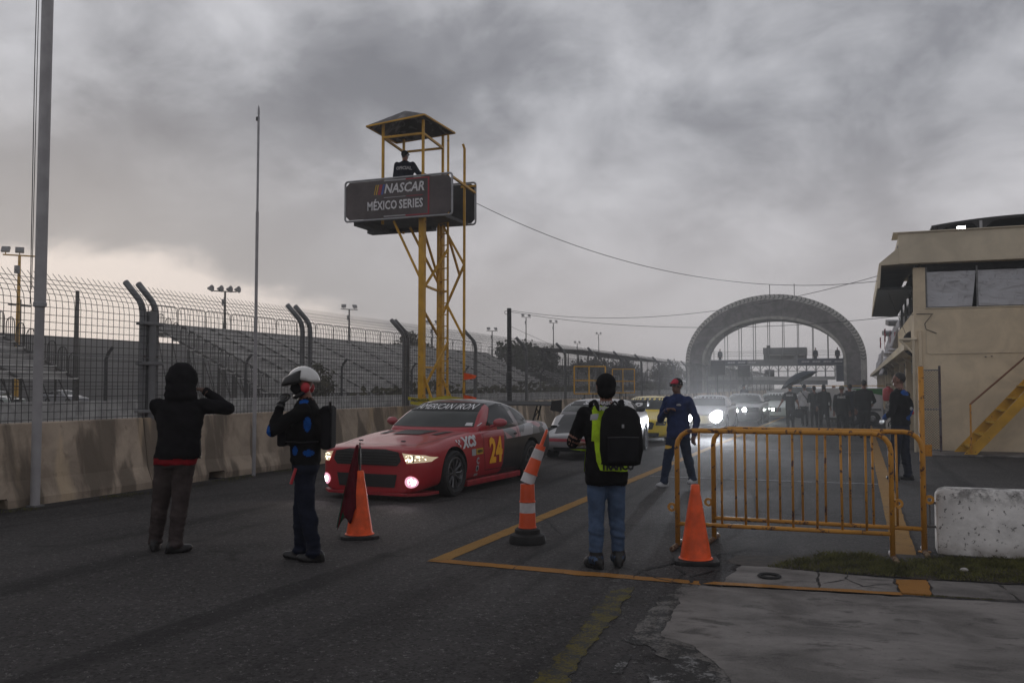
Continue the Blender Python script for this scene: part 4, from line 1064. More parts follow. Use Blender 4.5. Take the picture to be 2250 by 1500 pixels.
# ================================================================== barricades, cones, block
def barricade(x0, y0, x1, y1, label, seed):
    d = Vector((x1 - x0, y1 - y0)); L = d.length; rz = math.atan2(d.y, d.x); rnd = random.Random(seed)
    o = empty('crowd_barricade', (x0, y0, 0), rz, label=label, cat='barricade', group='yellow tube barricades')
    m = MB(); r = .16; pts = [(0, 0, .03), (0, 0, 1.16 - r)] + [(r - r * math.cos(R(a)), 0, 1.16 - r + r * math.sin(R(a))) for a in (22, 45, 67, 90)] + [(L - r + r * math.sin(R(a)), 0, 1.16 - r + r * math.cos(R(a))) for a in (0, 22, 45, 67, 90)] + [(L, 0, .03)]
    m.tube(pts, .0245, 10); m.build('tube_frame', 'orange_steel', o, smooth='all')
    m = MB(); m.tube([(0, 0, .24), (L, 0, .24)], .021, 10); m.build('lower_rail', 'orange_steel', o, smooth='all')
    n = 9
    for i in range(1, n):
        x = L * i / n + rnd.uniform(-.008, .008); m = MB(); m.tube([(x, rnd.uniform(-.004, .004), .25), (x + rnd.uniform(-.006, .006), 0, 1.15)], .0115, 8); m.build('upright', 'orange_steel', o, smooth='all')
    for x in (0, L):
        m = MB(); m.tube([(x + (.02 if x else -.02), -.24, .026), (x, .24, .026)], .026, 10); m.build('foot', rusty('worn_foot', (.24, .17, .10), (.10, .05, .03), .45), o, smooth='all')
    for x, sgn in ((0, -1), (L, 1)):
        m = MB(); m.lathe([(.02, -.006), (.045, -.006), (.045, .006), (.02, .006)], 12, (x + sgn * .055, 0, .40 if sgn < 0 else .52), 'Y', True); m.build('coupling_ring', 'orange_steel', o)
barricade(-1.70, 9.10, .27, 9.16, 'yellow tube barricade in front, behind the orange cone', 1)
barricade(-1.42, 9.62, .56, 9.58, 'yellow tube barricade behind the first, next to the tall post', 2)
gp = empty('gate_post', (.57, 9.70, 0), label='tall thin yellow post beside the white concrete block', cat='post')
m = MB(); m.tube([(0, 0, 0), (0, 0, 1.79)], .027, 10); m.build('tube', 'orange_steel', gp, smooth='all')
m = MB(); m.box((.05, 0, .98), (.07, .012, .11)); m.build('latch_plate', 'orange_steel', gp)
m = MB(); m.lathe([(.028, 0), (.06, .005), (.06, .012), (.028, .014)], 12); m.build('base_flange', 'orange_steel', gp)
blk = empty('concrete_block', (2.15, 9.78, 0), -.01, label='whitewashed concrete block with dark speckles on the grass verge', cat='concrete block')
m = MB(); prof = [(-.20, 0), (.20, 0), (.20, .10), (.15, .56), (.11, .62), (-.11, .62), (-.15, .56), (-.20, .10)]
rings = []
for x, k in ((-1.47, .90), (-1.44, .97), (-1.38, 1), (-.7, 1), (0, 1), (.7, 1), (1.38, 1), (1.45, .95)): rings.append([(x, p[0] * k, p[1] * (k if p[1] > .3 else 1)) for p in prof])
m.loft(rings); m.build('block', 'white_block', blk, bevel=.012, smooth=True)
for z in (.24, .47):
    m = MB(); m.tube([(-1.44, -.04, z), (-1.56, -.04, z + .01), (-1.58, 0, z), (-1.44, .05, z - .01)], .013, 6); m.build('iron_lug', 'galv', blk)
m = MB(); m.tube([(-1.52, 0, .22), (-1.52, 0, .5)], .008, 5); m.build('pin', 'galv', blk)
def cone(loc, rz, label, dent=False):
    o = empty('traffic_cone', (*loc, 0), rz, label=label, cat='traffic cone')
    m = MB(); n = 32; rings = []
    for (r, z) in ((.142, .035), (.138, .06), (.12, .17), (.098, .31), (.076, .45), (.055, .58), (.045, .64), (.040, .70), (.030, .705), (.026, .69)):
        ring = []
        for k in range(n):
            a = 2 * math.pi * k / n; rr = r
            if dent:
                w = max(0, 1 - abs(((a - 5.05 + math.pi) % (2 * math.pi)) - math.pi) / .5)
                if .05 < z < .42: rr -= .034 * w * math.sin((z - .05) / .37 * math.pi) * (1 if w < .75 else .8)
            rr += .004 * noise.noise(Vector((math.cos(a) * 2, math.sin(a) * 2, z * 5)))
            ring.append((rr * math.cos(a), rr * math.sin(a), z))
        rings.append(ring)
    m.loft(rings, False); m.build('cone_body', 'orange_cone', o, smooth='all', fix=False)
    m = MB(); pl = [(-.20, -.14), (-.14, -.20), (.14, -.20), (.20, -.14), (.20, .14), (.14, .20), (-.14, .20), (-.20, .14)]
    m.prism(pl, 0, .036); m.build('base', 'rubber', o, bevel=.008)
    m = MB(); m.lathe([(.15, .034), (.156, .04), (.15, .048), (.138, .05)], 28); m.build('lip', 'orange_cone', o)
    return o
cone((-4.97, 8.53), .55, 'orange traffic cone with a rolled dark flag standing in it')
cone((-1.41, 8.42), .25, 'dented orange traffic cone in front of the barricade', True)
def flag(loc, top, mt, label, wid, drop, seed, side):
    o = empty('marshal_flag', loc, .36, label=label, cat='flag')
    m = MB(); m.tube([(0, 0, -.45), (.0, 0, top)], .008, 6); m.build('stick', 'dark_steel', o)
    m = MB(); n, k = 12, 20; vs = []
    for j in range(k + 1):
        for i in range(n + 1):
            u, w = i / n, j / k
            x = side * (.012 + wid * (.12 + .88 * w ** .8) * u * (1 - .35 * (w > .75) * (w - .75) * 4 * (1 - u))); z = top - .02 - drop * w * (1 - .18 * (1 - u) - .06 * math.sin(u * 9 + seed)) - .0
            y = .03 * math.sin(u * 7 + seed + w * 2) * (.3 + w) - .02 - .07 * w
            vs.append((x, y, z))
    m.add(vs, [(j * (n + 1) + i, j * (n + 1) + i + 1, (j + 1) * (n + 1) + i + 1, (j + 1) * (n + 1) + i) for j in range(k) for i in range(n)])
    c = m.build('cloth', mt, o, smooth='all', fix=False); s_ = c.modifiers.new('t', 'SOLIDIFY'); s_.thickness = .004
flag((-4.975, 8.53, .70), .30, 'flag_red', 'dark red furled flag hanging from the cone by the red car', .20, .86, 1.0, -1)
flag((-4.985, 8.56, .69), .27, 'flag_green', 'green furled flag behind the dark red flag on the cone', .215, .78, 2.3, -1)
# bent delineator
dl = empty('delineator_post', (-3.19, 8.84, 0), math.atan(760 / 2000), label='bent orange and white striped delineator post on a round black base', cat='delineator')
m = MB(); m.lathe([(.185, 0), (.19, .03), (.175, .085), (.13, .10), (.13, .14), (.11, .155), (.06, .16)], 30); m.build('base', 'rubber', dl, smooth=True)
def seg(name, p0, p1, r0, r1, mt, lip=False):
    m = MB(); p0, p1 = Vector(p0), Vector(p1)
    if lip: d = (p1 - p0).normalized() * .012; m.tube([p0, p0 + d * .2, p0 + d, p0 + d * 1.2, p1], [r0 + .006, r0 + .007, r0 + .006, r0, r1], 20)
    else: m.tube([p0, p1], [r0, r1], 20)
    return m.build(name, mt, dl, smooth=True)
seg('lower_sleeve', (0, 0, .155), (0, 0, .31), .088, .080, 'orange_post', True); seg('white_band', (0, 0, .31), (0, 0, .415), .080, .078, 'refl_white')
seg('middle_sleeve', (0, 0, .415), (0, 0, .60), .078, .072, 'orange_post', True)
A = Vector((-.005, 0, .61)); Dn = Vector((.36, .05, .93)).normalized()
def along(t): return A + Dn * t
seg('white_band', along(.0), along(.10), .072, .069, 'refl_white'); seg('upper_sleeve', along(.10), along(.26), .069, .060, 'orange_post', True)
seg('white_band', along(.26), along(.36), .060, .055, 'refl_white'); seg('cap_sleeve', along(.36), along(.41), .055, .050, 'orange_post')
m = MB(); q = along(.40); e2 = along(.57); m.tube([q, q.lerp(e2, .5), e2, e2 + Dn * .012], [.034, .030, .026, .014], 12, True, .6); m.build('handle', 'orange_post', dl, smooth=True)
ring = MB(); ring.lathe([(.085, .0), (.10, .012), (.085, .024), (.07, .012)], 24, (0, 0, 0), 'Z', True)
tag(ring.build('rubber_ring', 'rubber', None, (-.72, 7.92, .014), True), 'small black rubber ring lying on the cracked concrete strip', 'ring')
pb = MB(); pb.ell((0, 0, .018), (.035, .025, .02), 10, 6)
tag(pb.build('pebble', 'white_block', None, (.82, 8.75, .01), 'all'), 'single white pebble lying on the grass verge', 'pebble')

# ================================================================== cars
def car_paint(name, c, rough=.28):
    t = NT(name); f = t.noise(1.3, 3); d = t.ss(t.noise(5, 5, .6), .45, .75)
    t.b.inputs['Coat Weight'].default_value = .5; t.b.inputs['Coat Roughness'].default_value = .12
    col = t.mix(f, mul(c, .9), mul(c, 1.1)); col = t.mix(t.math('MULTIPLY', d, .18), col, (.09, .085, .08))
    return t.fin(col, rough, 0, .5)
def ring_half(y, zb, zs, zt, wb, wm, ws):
    return [(0, y, zb), (wb * .8, y, zb), (wb, y, zb + .045), (wm, y, zb + (zs - zb) * .42), (wm * .995, y, zb + (zs - zb) * .74), (ws, y, zs), (ws * .88, y, zs + (zt - zs) * .55), (ws * .45, y, zt - (zt - zs) * .10), (0, y, zt)]
def sym_loft(rows):
    """rows of half rings (x >= 0), mirrored into a closed body, capped at both ends"""
    m = MB(); k = len(rows[0]); full = []
    for r in rows: full.append(r + [(-p[0], p[1], p[2]) for p in r[-2:0:-1]])
    n = len(full[0]); m.loft(full, False)
    for ri, flip in ((0, 0), (len(full) - 1, 1)):
        b = ri * n
        for i in range(k - 1):
            l0, l1 = (n - i) % n, (n - i - 1) % n
            f = [b + i, b + i + 1, b + l1, b + l0]; f = list(dict.fromkeys(f))
            m.f.append(f if flip else f[::-1]); m.mi.append(0)
    return m
def wheel(par, x, y, r, wd, rim, spokes=10, name='wheel'):
    s_ = 1 if x > 0 else -1
    o = bpy.data.objects.new(name, None); COL.objects.link(o); o.parent = par; o.location = (x, y, r); o.empty_display_size = .1
    m = MB(); q = wd / 2; ri = r * .70
    m.lathe([(ri, -q * .8), (r * .80, -q), (r * .93, -q * .97), (r * .985, -q * .75), (r, -q * .4), (r, q * .4), (r * .985, q * .75), (r * .93, q * .97), (r * .80, q), (ri, q * .8)], 32, (0, 0, 0), 'X', True)
    m.build('tyre', 'tyre', o, smooth=True)
    m = MB(); m.lathe([(ri - .028, q * .55), (ri - .05, -q * .5), (0.001, -q * .4)], 28, (0, 0, 0), 'X')
    if s_ < 0: m.v = [(-a, b, c) for a, b, c in m.v]
    m.build('wheel_dish', 'trim_black', o, smooth=True)
    m = MB(); m.lathe([(ri + .01, q * .82), (ri - .015, q * .88), (ri - .03, q * .55), (ri - .012, q * .5)], 32, (0, 0, 0), 'X', True)
    for k in range(spokes):
        a = 2 * math.pi * k / spokes
        for da in (-.10, .10):
            m.tube([(q * .55, .05 * math.cos(a), .05 * math.sin(a)), (q * .72, ri * .55 * math.cos(a), ri * .55 * math.sin(a)), (q * .78, (ri - .02) * math.cos(a + da), (ri - .02) * math.sin(a + da))], [.020, .013, .011], 5)
    m.lathe([(.001, q * .72), (.045, q * .70), (.06, q * .55), (.06, 0)], 14, (0, 0, 0), 'X')
    if s_ < 0: m.v = [(-a, b, c) for a, b, c in m.v]
    m.build('rim', rim, o, smooth=True)
    return o
def car(label, loc, rz, P, paint, cabin_paint=None, rim='rim_dark', name='race_car', spokes=10):
    """local frame: nose at y = 0, tail at y = L, driver's left side at +x"""
    o = empty(name, (*loc, 0), rz, label=label, cat='car')
    L, Wd, zf, cw, bl, dk = P['L'] if 'L' in P else 4.7, P['W'] / 2, P['zf'], P['cowl'], P['belt'], P['deck']
    yw0, yw1, r = P['wf'], P['wr'], P['r']; bx = P.get('box', 0); gc = P.get('gc', .16)
    if P.get('blunt'):
        S = [(0, gc + .10, zf - .14, zf - .07, .80, .84, .80), (.05, gc + .05, zf - .09, zf - .02, .87, .91, .87), (.2, gc + .02, zf - .05, zf + .01, .92, .95, .92)]
    else:
        n0, n1, n2 = P.get('nose', (.66, .79, .91)); ch = P.get('chin', 0)
        S = [(0, gc + .13 - ch, zf - .16, zf - .08, n0 - .06, n0, n0 - .06), (.06, gc + .05 - ch * .55, zf - .10, zf - .02, n1 - .05, n1, n1 - .06), (.22, gc + .01 - ch * .3, zf - .05, zf + .02, n2 - .04, n2, n2 - .05)]
    if P.get('upright'):
        S = [(0, gc - .03, zf - .09, zf - .045, n0 - .03, n0, n0 - .03), (.025, gc - .055, zf - .055, zf - .012, n0 + .02, n0 + .05, n0 + .02), (.10, gc - .06, zf - .035, zf + .012, n1 - .02, n1 + .02, n1 - .02), (.24, gc - .04, zf - .015, zf + .03, n2 - .03, n2 + .01, n2 - .03)]
    yc = P['yc']
    S += [(.55, gc, zf, zf + .06, .93, .97, .91), (yw0, gc, zf + .06, zf + (cw - zf) * .55 + .03, .95, 1.0, .94), ((yw0 + yc) / 2 + .1, gc, cw - .06, cw - .02, .95, .98, .94), (yc, gc, cw - .04, cw, .95, .97, .93),
          (yc + (yw1 - yc) * .45, gc, bl - .03, bl, .95, .97, .92), (yw1 - .45, gc, bl - .01, bl + .01, .95, .98, .92), (yw1, gc, bl + .02, bl + .03, .95, 1.0, .94), (L - .45, gc + .04, dk - .04, dk, .93, .97, .90), (L - .12, gc + .12, dk - .06, dk - .02, .88, .92, .86), (L, gc + .22, dk - .14, dk - .10, .78, .82, .76)]
    m = sym_loft([ring_half(y, a, b, c, d * Wd, e * Wd, f * Wd) for (y, a, b, c, d, e, f) in S])
    tmp = m.build('body_tmp', None)
    ss_ = tmp.modifiers.new('s', 'SUBSURF'); ss_.levels = ss_.render_levels = 2
    me = baked(tmp); bpy.data.objects.remove(tmp)
    body = link('body', me, [paint, 'dark_gap'], o, smooth=True)
    cut = MB()
    for y in (yw0, yw1):
        for s_ in (-1, 1): cut.lathe([(r + P.get('gap', .045), -.22), (r + P.get('gap', .045), .4)] if s_ > 0 else [(r + P.get('gap', .045), -.4), (r + P.get('gap', .045), .22)], 36, (s_ * (Wd - .12), y, r + .01), 'X')
    co = cut.build('cut_tmp', 'dark_gap', o)
    b = body.modifiers.new('b', 'BOOLEAN'); b.operation = 'DIFFERENCE'; b.object = co; b.solver = 'EXACT'
    try: b.material_mode = 'TRANSFER'
    except Exception: pass
    me2 = baked(body); body.modifiers.clear(); body.data = me2; bpy.data.objects.remove(co)
    me2.set_sharp_from_angle(angle=R(50))
    # greenhouse
    y1, y2, y3, H = P['yrf'], P['yrr'], P['ydk'], P['H']; tb = P.get('tumble', .70)
    def cab_ring(y, zt, wt, wb_):
        zb = bl - .12
        return [(0, y, zb - .05), (wb_ * .98, y, zb - .05), (wb_, y, zb), (wb_ * .99, y, zb + min(.14, (zt - zb) * .5)), (wt + (wb_ - wt) * .25, y, zb + (zt - zb) * .78), (wt, y, zt - (zt - zb) * .06), (wt * .62, y, zt), (0, y, zt + .012)]
    wb0 = .90 * Wd
    C = [cab_ring(yc - .10, cw - .03, .80 * Wd, .86 * Wd), cab_ring(yc + .06, cw + .07, .82 * Wd, .87 * Wd), cab_ring(yc + (y1 - yc) * .55, cw + (H - cw) * .66, .76 * Wd, .89 * Wd), cab_ring(y1, H - .035, tb * Wd, wb0), cab_ring(y1 + (y2 - y1) * .35, H, tb * Wd, wb0), cab_ring(y2, H - .035, tb * Wd * .98, wb0)]
    if P.get('hatch'): C += [cab_ring(y2 + (y3 - y2) * .6, H - .12, tb * Wd * .95, wb0), cab_ring(y3, bl + .10, .74 * Wd, .84 * Wd)]
    else: C += [cab_ring(y2 + (y3 - y2) * .5, dk + (H - dk) * .60, .70 * Wd * .98, wb0 * .97), cab_ring(y3, dk + .02, .72 * Wd, .82 * Wd)]
    tmp = sym_loft(C).build('cab_tmp', None)
    ss_ = tmp.modifiers.new('s', 'SUBSURF'); ss_.levels = ss_.render_levels = 2
    me = baked(tmp); bpy.data.objects.remove(tmp)
    cabin = link('cabin', me, [cabin_paint or paint], o, smooth=True)
    bm = bmesh.new(); bm.from_mesh(body.data); bm.from_mesh(cabin.data); bv = BVHTree.FromBMesh(bm); bm.free()
    bm = bmesh.new(); bm.from_mesh(cabin.data); bc = BVHTree.FromBMesh(bm); bm.free()
    o_ = {'root': o, 'bvh': bv, 'P': P, 'Wd': Wd, 'cab': bc}
    F = lambda pts, nm, mt, off=.006, mx=.08, B_=None: project_bm(poly_bm(pts), nm, mt, o, B_ or bv, (0, -1.5, 0), (1, 0, 0), (0, 0, 1), (0, 1, 0), off, mx, 6)
    SD = lambda pts, nm, mt, off=.006, s_=1, mx=.08, B_=None: project_bm(poly_bm(pts), nm, mt, o, B_ or bv, (s_ * 2, 0, 0), (0, 1, 0), (0, 0, 1), (-s_, 0, 0), off, mx, 3)
    TP = lambda pts, nm, mt, off=.006: project_bm(poly_bm(pts), nm, mt, o, bv, (0, 0, 3), (1, 0, 0), (0, 1, 0), (0, 0, -1), off, .08, 3)
    o_.update(F=F, SD=SD, TP=TP)
    # glazing: windscreen through the front, side panes through the side, rear pane
    wz0, wz1 = cw + .035, H - .075
    F([(-.80 * Wd, wz0), (-.4 * Wd, wz0 - .01), (.4 * Wd, wz0 - .01), (.80 * Wd, wz0), (tb * Wd * .97, wz1), (.35 * Wd, wz1 + .02), (-.35 * Wd, wz1 + .02), (-tb * Wd * .97, wz1)], 'windscreen', P.get('wglass', 'wind_glass'), .004, .10, bc)
    zs0, zs1 = bl + .03, H - .10
    for s_ in (1, -1):
        if P.get('pane'): SD(P['pane'], 'side_window', 'car_glass', .004, s_, .1, bc)
        else:
            ym = (y1 + y2) / 2 + .25
            SD([(yc + .38, zs0), (y1 + .02, zs1), (ym - .03, zs1 + .01), (ym - .03, zs0)], 'side_window', 'car_glass', .004, s_, .1, bc)
            SD([(ym + .04, zs0), (ym + .04, zs1 + .01), (y2 + .05, zs1 - .02), (y2 + (y3 - y2) * .55, zs0 + .06), (y2 + (y3 - y2) * .5, zs0)], 'side_window', 'car_glass', .004, s_, .1, bc)
        if P.get('quarter'): SD(P['quarter'], 'quarter_window', 'car_glass', .004, s_, .1, bc)
    project_bm(poly_bm([(-.62 * Wd, dk + .06), (.62 * Wd, dk + .06), (.58 * Wd, H - .10), (-.58 * Wd, H - .10)]), 'rear_window', 'car_glass', o, bc, (0, L + 1.5, 0), (1, 0, 0), (0, 0, 1), (0, -1, 0), .004, .12, 6)
    for y in (yw0, yw1):
        for s_ in (1, -1): wheel(o, s_ * (Wd - .125), y, r, .25, rim, spokes)
    mir = MB()
    for s_ in (1, -1):
        mm_ = MB(); M3 = Matrix.Rotation(s_ * .25, 3, 'Z'); mm_.ell((s_ * (Wd + .085), yc + .42, bl + .085), (.115, .07, .068), 14, 9, M3); mm_.tube([(s_ * (Wd - .10), yc + .46, bl + .02), (s_ * (Wd + .03), yc + .44, bl + .05)], .025, 6)
        mm_.build('wing_mirror', P.get('mirror', paint), o, smooth=True)
    return o_
def headlamp(C, pts, mt, name='headlight', energy=0, at=None, size=110, col=(1, .96, .9), r=.05, tilt=.0, both=True, az=0):
    for s_ in ((1, -1) if both else (1,)):
        C['F']([(s_ * p[0], p[1]) for p in pts], name, mt, .008, .05)
        if energy and at:
            l = bpy.data.lights.new('headlamp_beam', 'SPOT'); l.energy = energy; l.spot_size = R(size); l.spot_blend = .9; l.shadow_soft_size = r; l.color = col
            lo = bpy.data.objects.new('headlamp_beam', l); COL.objects.link(lo); lo.parent = C['root']; lo.location = (s_ * at[0], at[1], at[2]); lo.rotation_euler = (R(90 - tilt), 0, R(180 + az))
def circ(cx, cz, r, n=16): return [(cx + r * math.cos(2 * math.pi * k / n), cz + r * math.sin(2 * math.pi * k / n)) for k in range(n)]
def car_text(C, body, size, O, U, V, D, mt, bold=.01, shear=0, sx=1, name='lettering', off=.010, mx=.06, B_=None):
    return project_bm(text_bm(body, size, bold, shear, sx), name, mt, C['root'], B_ or C['bvh'], O, U, V, D, off, mx, 6)

# ---- the red car 24
def paint24():
    t = NT('red_black_race_livery'); x, y, z = t.xyz()
    n = t.noise(2.2, 3)
    red = t.mix(n, (.30, .008, .014), (.40, .011, .020))
    dark = (.014, .013, .015)
    v = t.N.new('ShaderNodeTexVoronoi'); t.K.new(t.vec((1, 1.0, 1.25)), v.inputs[0]); v.inputs['Scale'].default_value = 3.4
    sc = t.N.new('ShaderNodeSeparateColor'); t.K.new(v.outputs['Color'], sc.inputs[0])
    rp = t.N.new('ShaderNodeValToRGB'); rp.color_ramp.interpolation = 'CONSTANT'; t.K.new(sc.outputs[0], rp.inputs[0]); e = rp.color_ramp.elements
    e[0].position = 0; e[0].color = (.07, .07, .073, 1); e[1].position = .15; e[1].color = (.46, .26, .27, 1)
    for p_, c_ in ((.38, (.58, .57, .58, 1)), (.66, (.20, .20, .205, 1)), (.80, (.40, .39, .40, 1))): k = e.new(p_); k.color = c_
    yz = t.math('ADD', y, t.math('MULTIPLY', z, -.25))
    back = t.math('GREATER_THAN', t.math('ADD', yz, t.math('MULTIPLY', t.noise(3, 2), .12)), 2.52)
    up = t.math('GREATER_THAN', t.math('ADD', z, t.math('MULTIPLY', y, -.03)), .66)
    col = t.mix(back, red, dark); col = t.mix(t.math('MULTIPLY', back, up), col, rp.outputs[0])
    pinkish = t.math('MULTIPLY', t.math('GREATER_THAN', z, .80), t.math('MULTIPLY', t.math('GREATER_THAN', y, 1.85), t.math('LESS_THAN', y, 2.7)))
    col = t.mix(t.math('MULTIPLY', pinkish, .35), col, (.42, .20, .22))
    t.b.inputs['Coat Weight'].default_value = .30; t.b.inputs['Coat Roughness'].default_value = .08
    return t.fin(col, .38, 0, .4)
def cabin24():
    t = NT('dark_roof_livery'); x, y, z = t.xyz(); f = t.math('GREATER_THAN', y, 2.50); g_ = t.math('GREATER_THAN', z, 1.16)
    v = t.N.new('ShaderNodeTexVoronoi'); t.K.new(t.src, v.inputs[0]); v.inputs['Scale'].default_value = 2.6
    sc = t.N.new('ShaderNodeSeparateColor'); t.K.new(v.outputs['Color'], sc.inputs[0])
    patch = t.math('MULTIPLY', t.math('GREATER_THAN', sc.outputs[0], .6), t.math('GREATER_THAN', y, 3.1))
    t.b.inputs['Coat Weight'].default_value = .5
    col = t.mix(f, (.34, .010, .018), (.018, .017, .018)); col = t.mix(patch, col, (.24, .20, .205))
    return t.fin(col, .3, 0, .5)
MT['paint24'] = paint24(); MT['cabin24'] = cabin24()
MT['lamp_warm'] = emis('warm_headlamp', (1, .70, .32), .30); MT['lamp_warm_core'] = emis('warm_headlamp_core', (1, .90, .62), 6); MT['lamp_pink'] = emis('pink_white_fog_lamp', (1, .45, .62), .85); MT['lamp_pink_core'] = emis('fog_lamp_core', (1, .86, .95), 16)
MUST = dict(upright=True, nose=(.74, .86, .94), chin=.15, L=4.78, W=1.83, H=1.39, zf=.745, cowl=.93, belt=.94, deck=1.0, wf=.95, wr=3.69, r=.335, yc=1.80, yrf=2.50, yrr=3.26, ydk=4.12, tumble=.66, wglass='wind_glass',
            pane=[(2.14, .98), (2.54, 1.275), (2.86, 1.315), (3.06, 1.30), (3.18, .99), (2.6, .97)], quarter=[(3.32, 1.03), (3.28, 1.25), (3.44, 1.22), (3.76, 1.02)])
MT['letter_bright'] = plain('bright_white_vinyl', (.88, .88, .88), .6, 0, .03)
MT['skirt_red'] = plain('dark_red_bodykit', (.26, .010, .018), .45)
c24 = car('red and black race car numbered 24 with a tall rear wing', (-6.465, 11.28), -.075, MUST, 'paint24', 'cabin24')
r24 = c24['root']; F, SD, TP = c24['F'], c24['SD'], c24['TP']
F([(-.50, .50), (.50, .50), (.56, .57), (.52, .685), (.30, .715), (-.30, .715), (-.52, .685), (-.56, .57)], 'upper_grille', 'trim_black', .012)
F([(-.46, .20), (.46, .20), (.50, .38), (-.50, .38)], 'lower_grille', 'trim_black', .012)
for z in (.53, .57, .61, .65, .69): m = MB(); m.tube([(-.5, -.02 + abs(z - .61) * .1, z), (0, -.045, z), (.5, -.02, z)], .005, 4); m.build('grille_bar', 'dark_steel', r24)
for x in (-.33, -.16, 0, .16, .33): m = MB(); m.tube([(x, .0, .24), (x, .015, .41)], .005, 4); m.build('grille_bar', 'dark_steel', r24)
headlamp(c24, [(.645, .535), (.86, .55), (.87, .60), (.82, .642), (.575, .678)], 'lamp_warm', 'headlight', 9, (.70, -.10, .60), 130, (1, .86, .66))
headlamp(c24, circ(.672, .60, .05), 'lamp_warm_core', 'headlight_bulb'); headlamp(c24, [(.745, .575), (.835, .578), (.83, .592), (.745, .592)], 'lamp_warm_core', 'light_bar'); headlamp(c24, [(.745, .615), (.815, .612), (.80, .628), (.745, .632)], 'lamp_warm_core', 'light_bar'); headlamp(c24, [(.725, .545), (.735, .545), (.735, .65), (.725, .65)], 'trim_black', 'headlight_divider')
headlamp(c24, circ(.70, .285, .08), 'lamp_pink', 'fog_lamp', 8, (.70, -.06, .285), 130, (1, .85, .92)); headlamp(c24, circ(.712, .285, .047), 'lamp_pink_core', 'fog_lamp_bulb')
m = MB(); m.prism([(-.66, .01), (-.40, -.012), (.40, -.012), (.66, .01), (.85, .2), (.87, .52), (-.87, .52), (-.85, .2)], .085, .125); m.build('front_splitter', 'skirt_red', r24, bevel=.006)
for s_ in (1, -1):
    m = MB(); m.bb((s_ * .80, 1.36, .10), (s_ * .882, 3.26, .19)); m.build('side_skirt', 'skirt_red', r24, bevel=.015)
    TP([(s_ * .40, 1.10), (s_ * .50, 1.08), (s_ * .56, 1.50), (s_ * .44, 1.46)], 'hood_vent', 'trim_black', .008)
    m = MB(); m.ell((s_ * .36, .38, .815), (.045, .03, .012), 10, 6); m.build('hood_pin', 'dark_steel', r24)
TP([(-.24, 1.02), (.24, 1.02), (.30, 1.52), (-.30, 1.52)], 'hood_scoop', 'black_vinyl', .010)
F([(-.63, 1.20), (.63, 1.20), (.57, 1.315), (.25, 1.335), (-.25, 1.335), (-.57, 1.315)], 'windscreen_banner', 'black_vinyl', .008, .1, c24['cab'])
car_text(c24, 'AMERICAN IRON', .145, (0, -1, 1.255), (1, 0, 0), (0, 0, .80), (0, 1, 0), 'letter_bright', .0, .25, .95, 'windscreen_lettering', .013, .06, c24['cab'])
def side_txt(body, size, y, z, mt, bold=.01, shear=0, sx=1, rot=0): return car_text(c24, body, size, (2, y, z), (0, math.cos(rot), math.sin(rot)), (0, -math.sin(rot), math.cos(rot)), (-1, 0, 0), mt, bold, shear, sx, 'side_lettering')
side_txt('24', .52, 2.30, .57, 'number_orange', .022, .0, .86); side_txt('XCS', .20, 1.40, .755, 'letter_white', .012, .2, 1.1, .05)
for i in range(9):
    a, b = i % 3, i // 3
    if (a + b) % 2 == 0: SD([(1.03 + a * .035, .70 + b * .035), (1.063 + a * .035, .70 + b * .035), (1.063 + a * .035, .733 + b * .035), (1.03 + a * .035, .733 + b * .035)], 'chequer_mark', 'letter_white', .010)
SD([(1.46, .55), (1.60, .55), (1.60, .65), (1.46, .65)], 'sticker', 'letter_grey'); SD([(1.615, .56), (1.85, .56), (1.85, .65), (1.615, .65)], 'sticker', 'letter_yellow')
for q in range(4): SD([(1.65 + q * .045, .585), (1.68 + q * .045, .585), (1.685 + q * .045, .63), (1.655 + q * .045, .63)], 'sticker_print', 'trim_black', .010)
side_txt('C', .13, 1.66, .46, 'letter_grey', .006)
SD(circ(1.66, .35, .05), 'sticker', 'letter_grey', .008); SD(circ(1.66, .35, .03), 'sticker_print', 'trim_black', .011)
SD([(1.60, .24), (1.72, .24), (1.72, .275), (1.60, .275)], 'sticker', 'letter_grey')
F([(.58, .975), (.76, .975), (.76, 1.02), (.58, 1.02)], 'windscreen_sticker', 'letter_white', .012, .1, c24['cab'])
def seam(pts, w=.010):
    bm = bmesh.new()
    for a, b in zip(pts[:-1], pts[1:]):
        a, b = Vector(a), Vector(b); d = (b - a).normalized(); n = Vector((-d.y, d.x)) * w / 2; e = d * w * .4
        bm.faces.new([bm.verts.new((*p, 0)) for p in (a - n - e, b - n + e, b + n + e, a + n - e)])
    return bm
def side_seam(C, pts, s_=1): project_bm(seam(pts), 'panel_gap', 'trim_black', C['root'], C['bvh'], (s_ * 2, 0, 0), (0, 1, 0), (0, 0, 1), (-s_, 0, 0), .004, .08, 3)
def top_seam(C, pts): project_bm(seam(pts), 'panel_gap', 'trim_black', C['root'], C['bvh'], (0, 0, 3), (1, 0, 0), (0, 1, 0), (0, 0, -1), .004, .08, 3)
for s_ in (1, -1):
    side_seam(c24, [(1.92, .93), (1.88, .60), (1.95, .30)], s_); side_seam(c24, [(1.95, .30), (3.0, .29)], s_); side_seam(c24, [(3.0, .29), (3.16, .60), (3.20, .94)], s_)
    top_seam(c24, [(s_ * .58, .30), (s_ * .70, .9), (s_ * .74, 1.66)])
    m = MB(); m.ell((s_ * .915, 2.98, .82), (.012, .07, .016), 10, 6); m.build('door_handle', 'trim_black', r24, smooth=True)
top_seam(c24, [(-.58, .30), (0, .24), (.58, .30)])
MT['wing_black'] = plain('carbon_wing', (.012, .012, .013), .6, 0, .2, spec=.2)
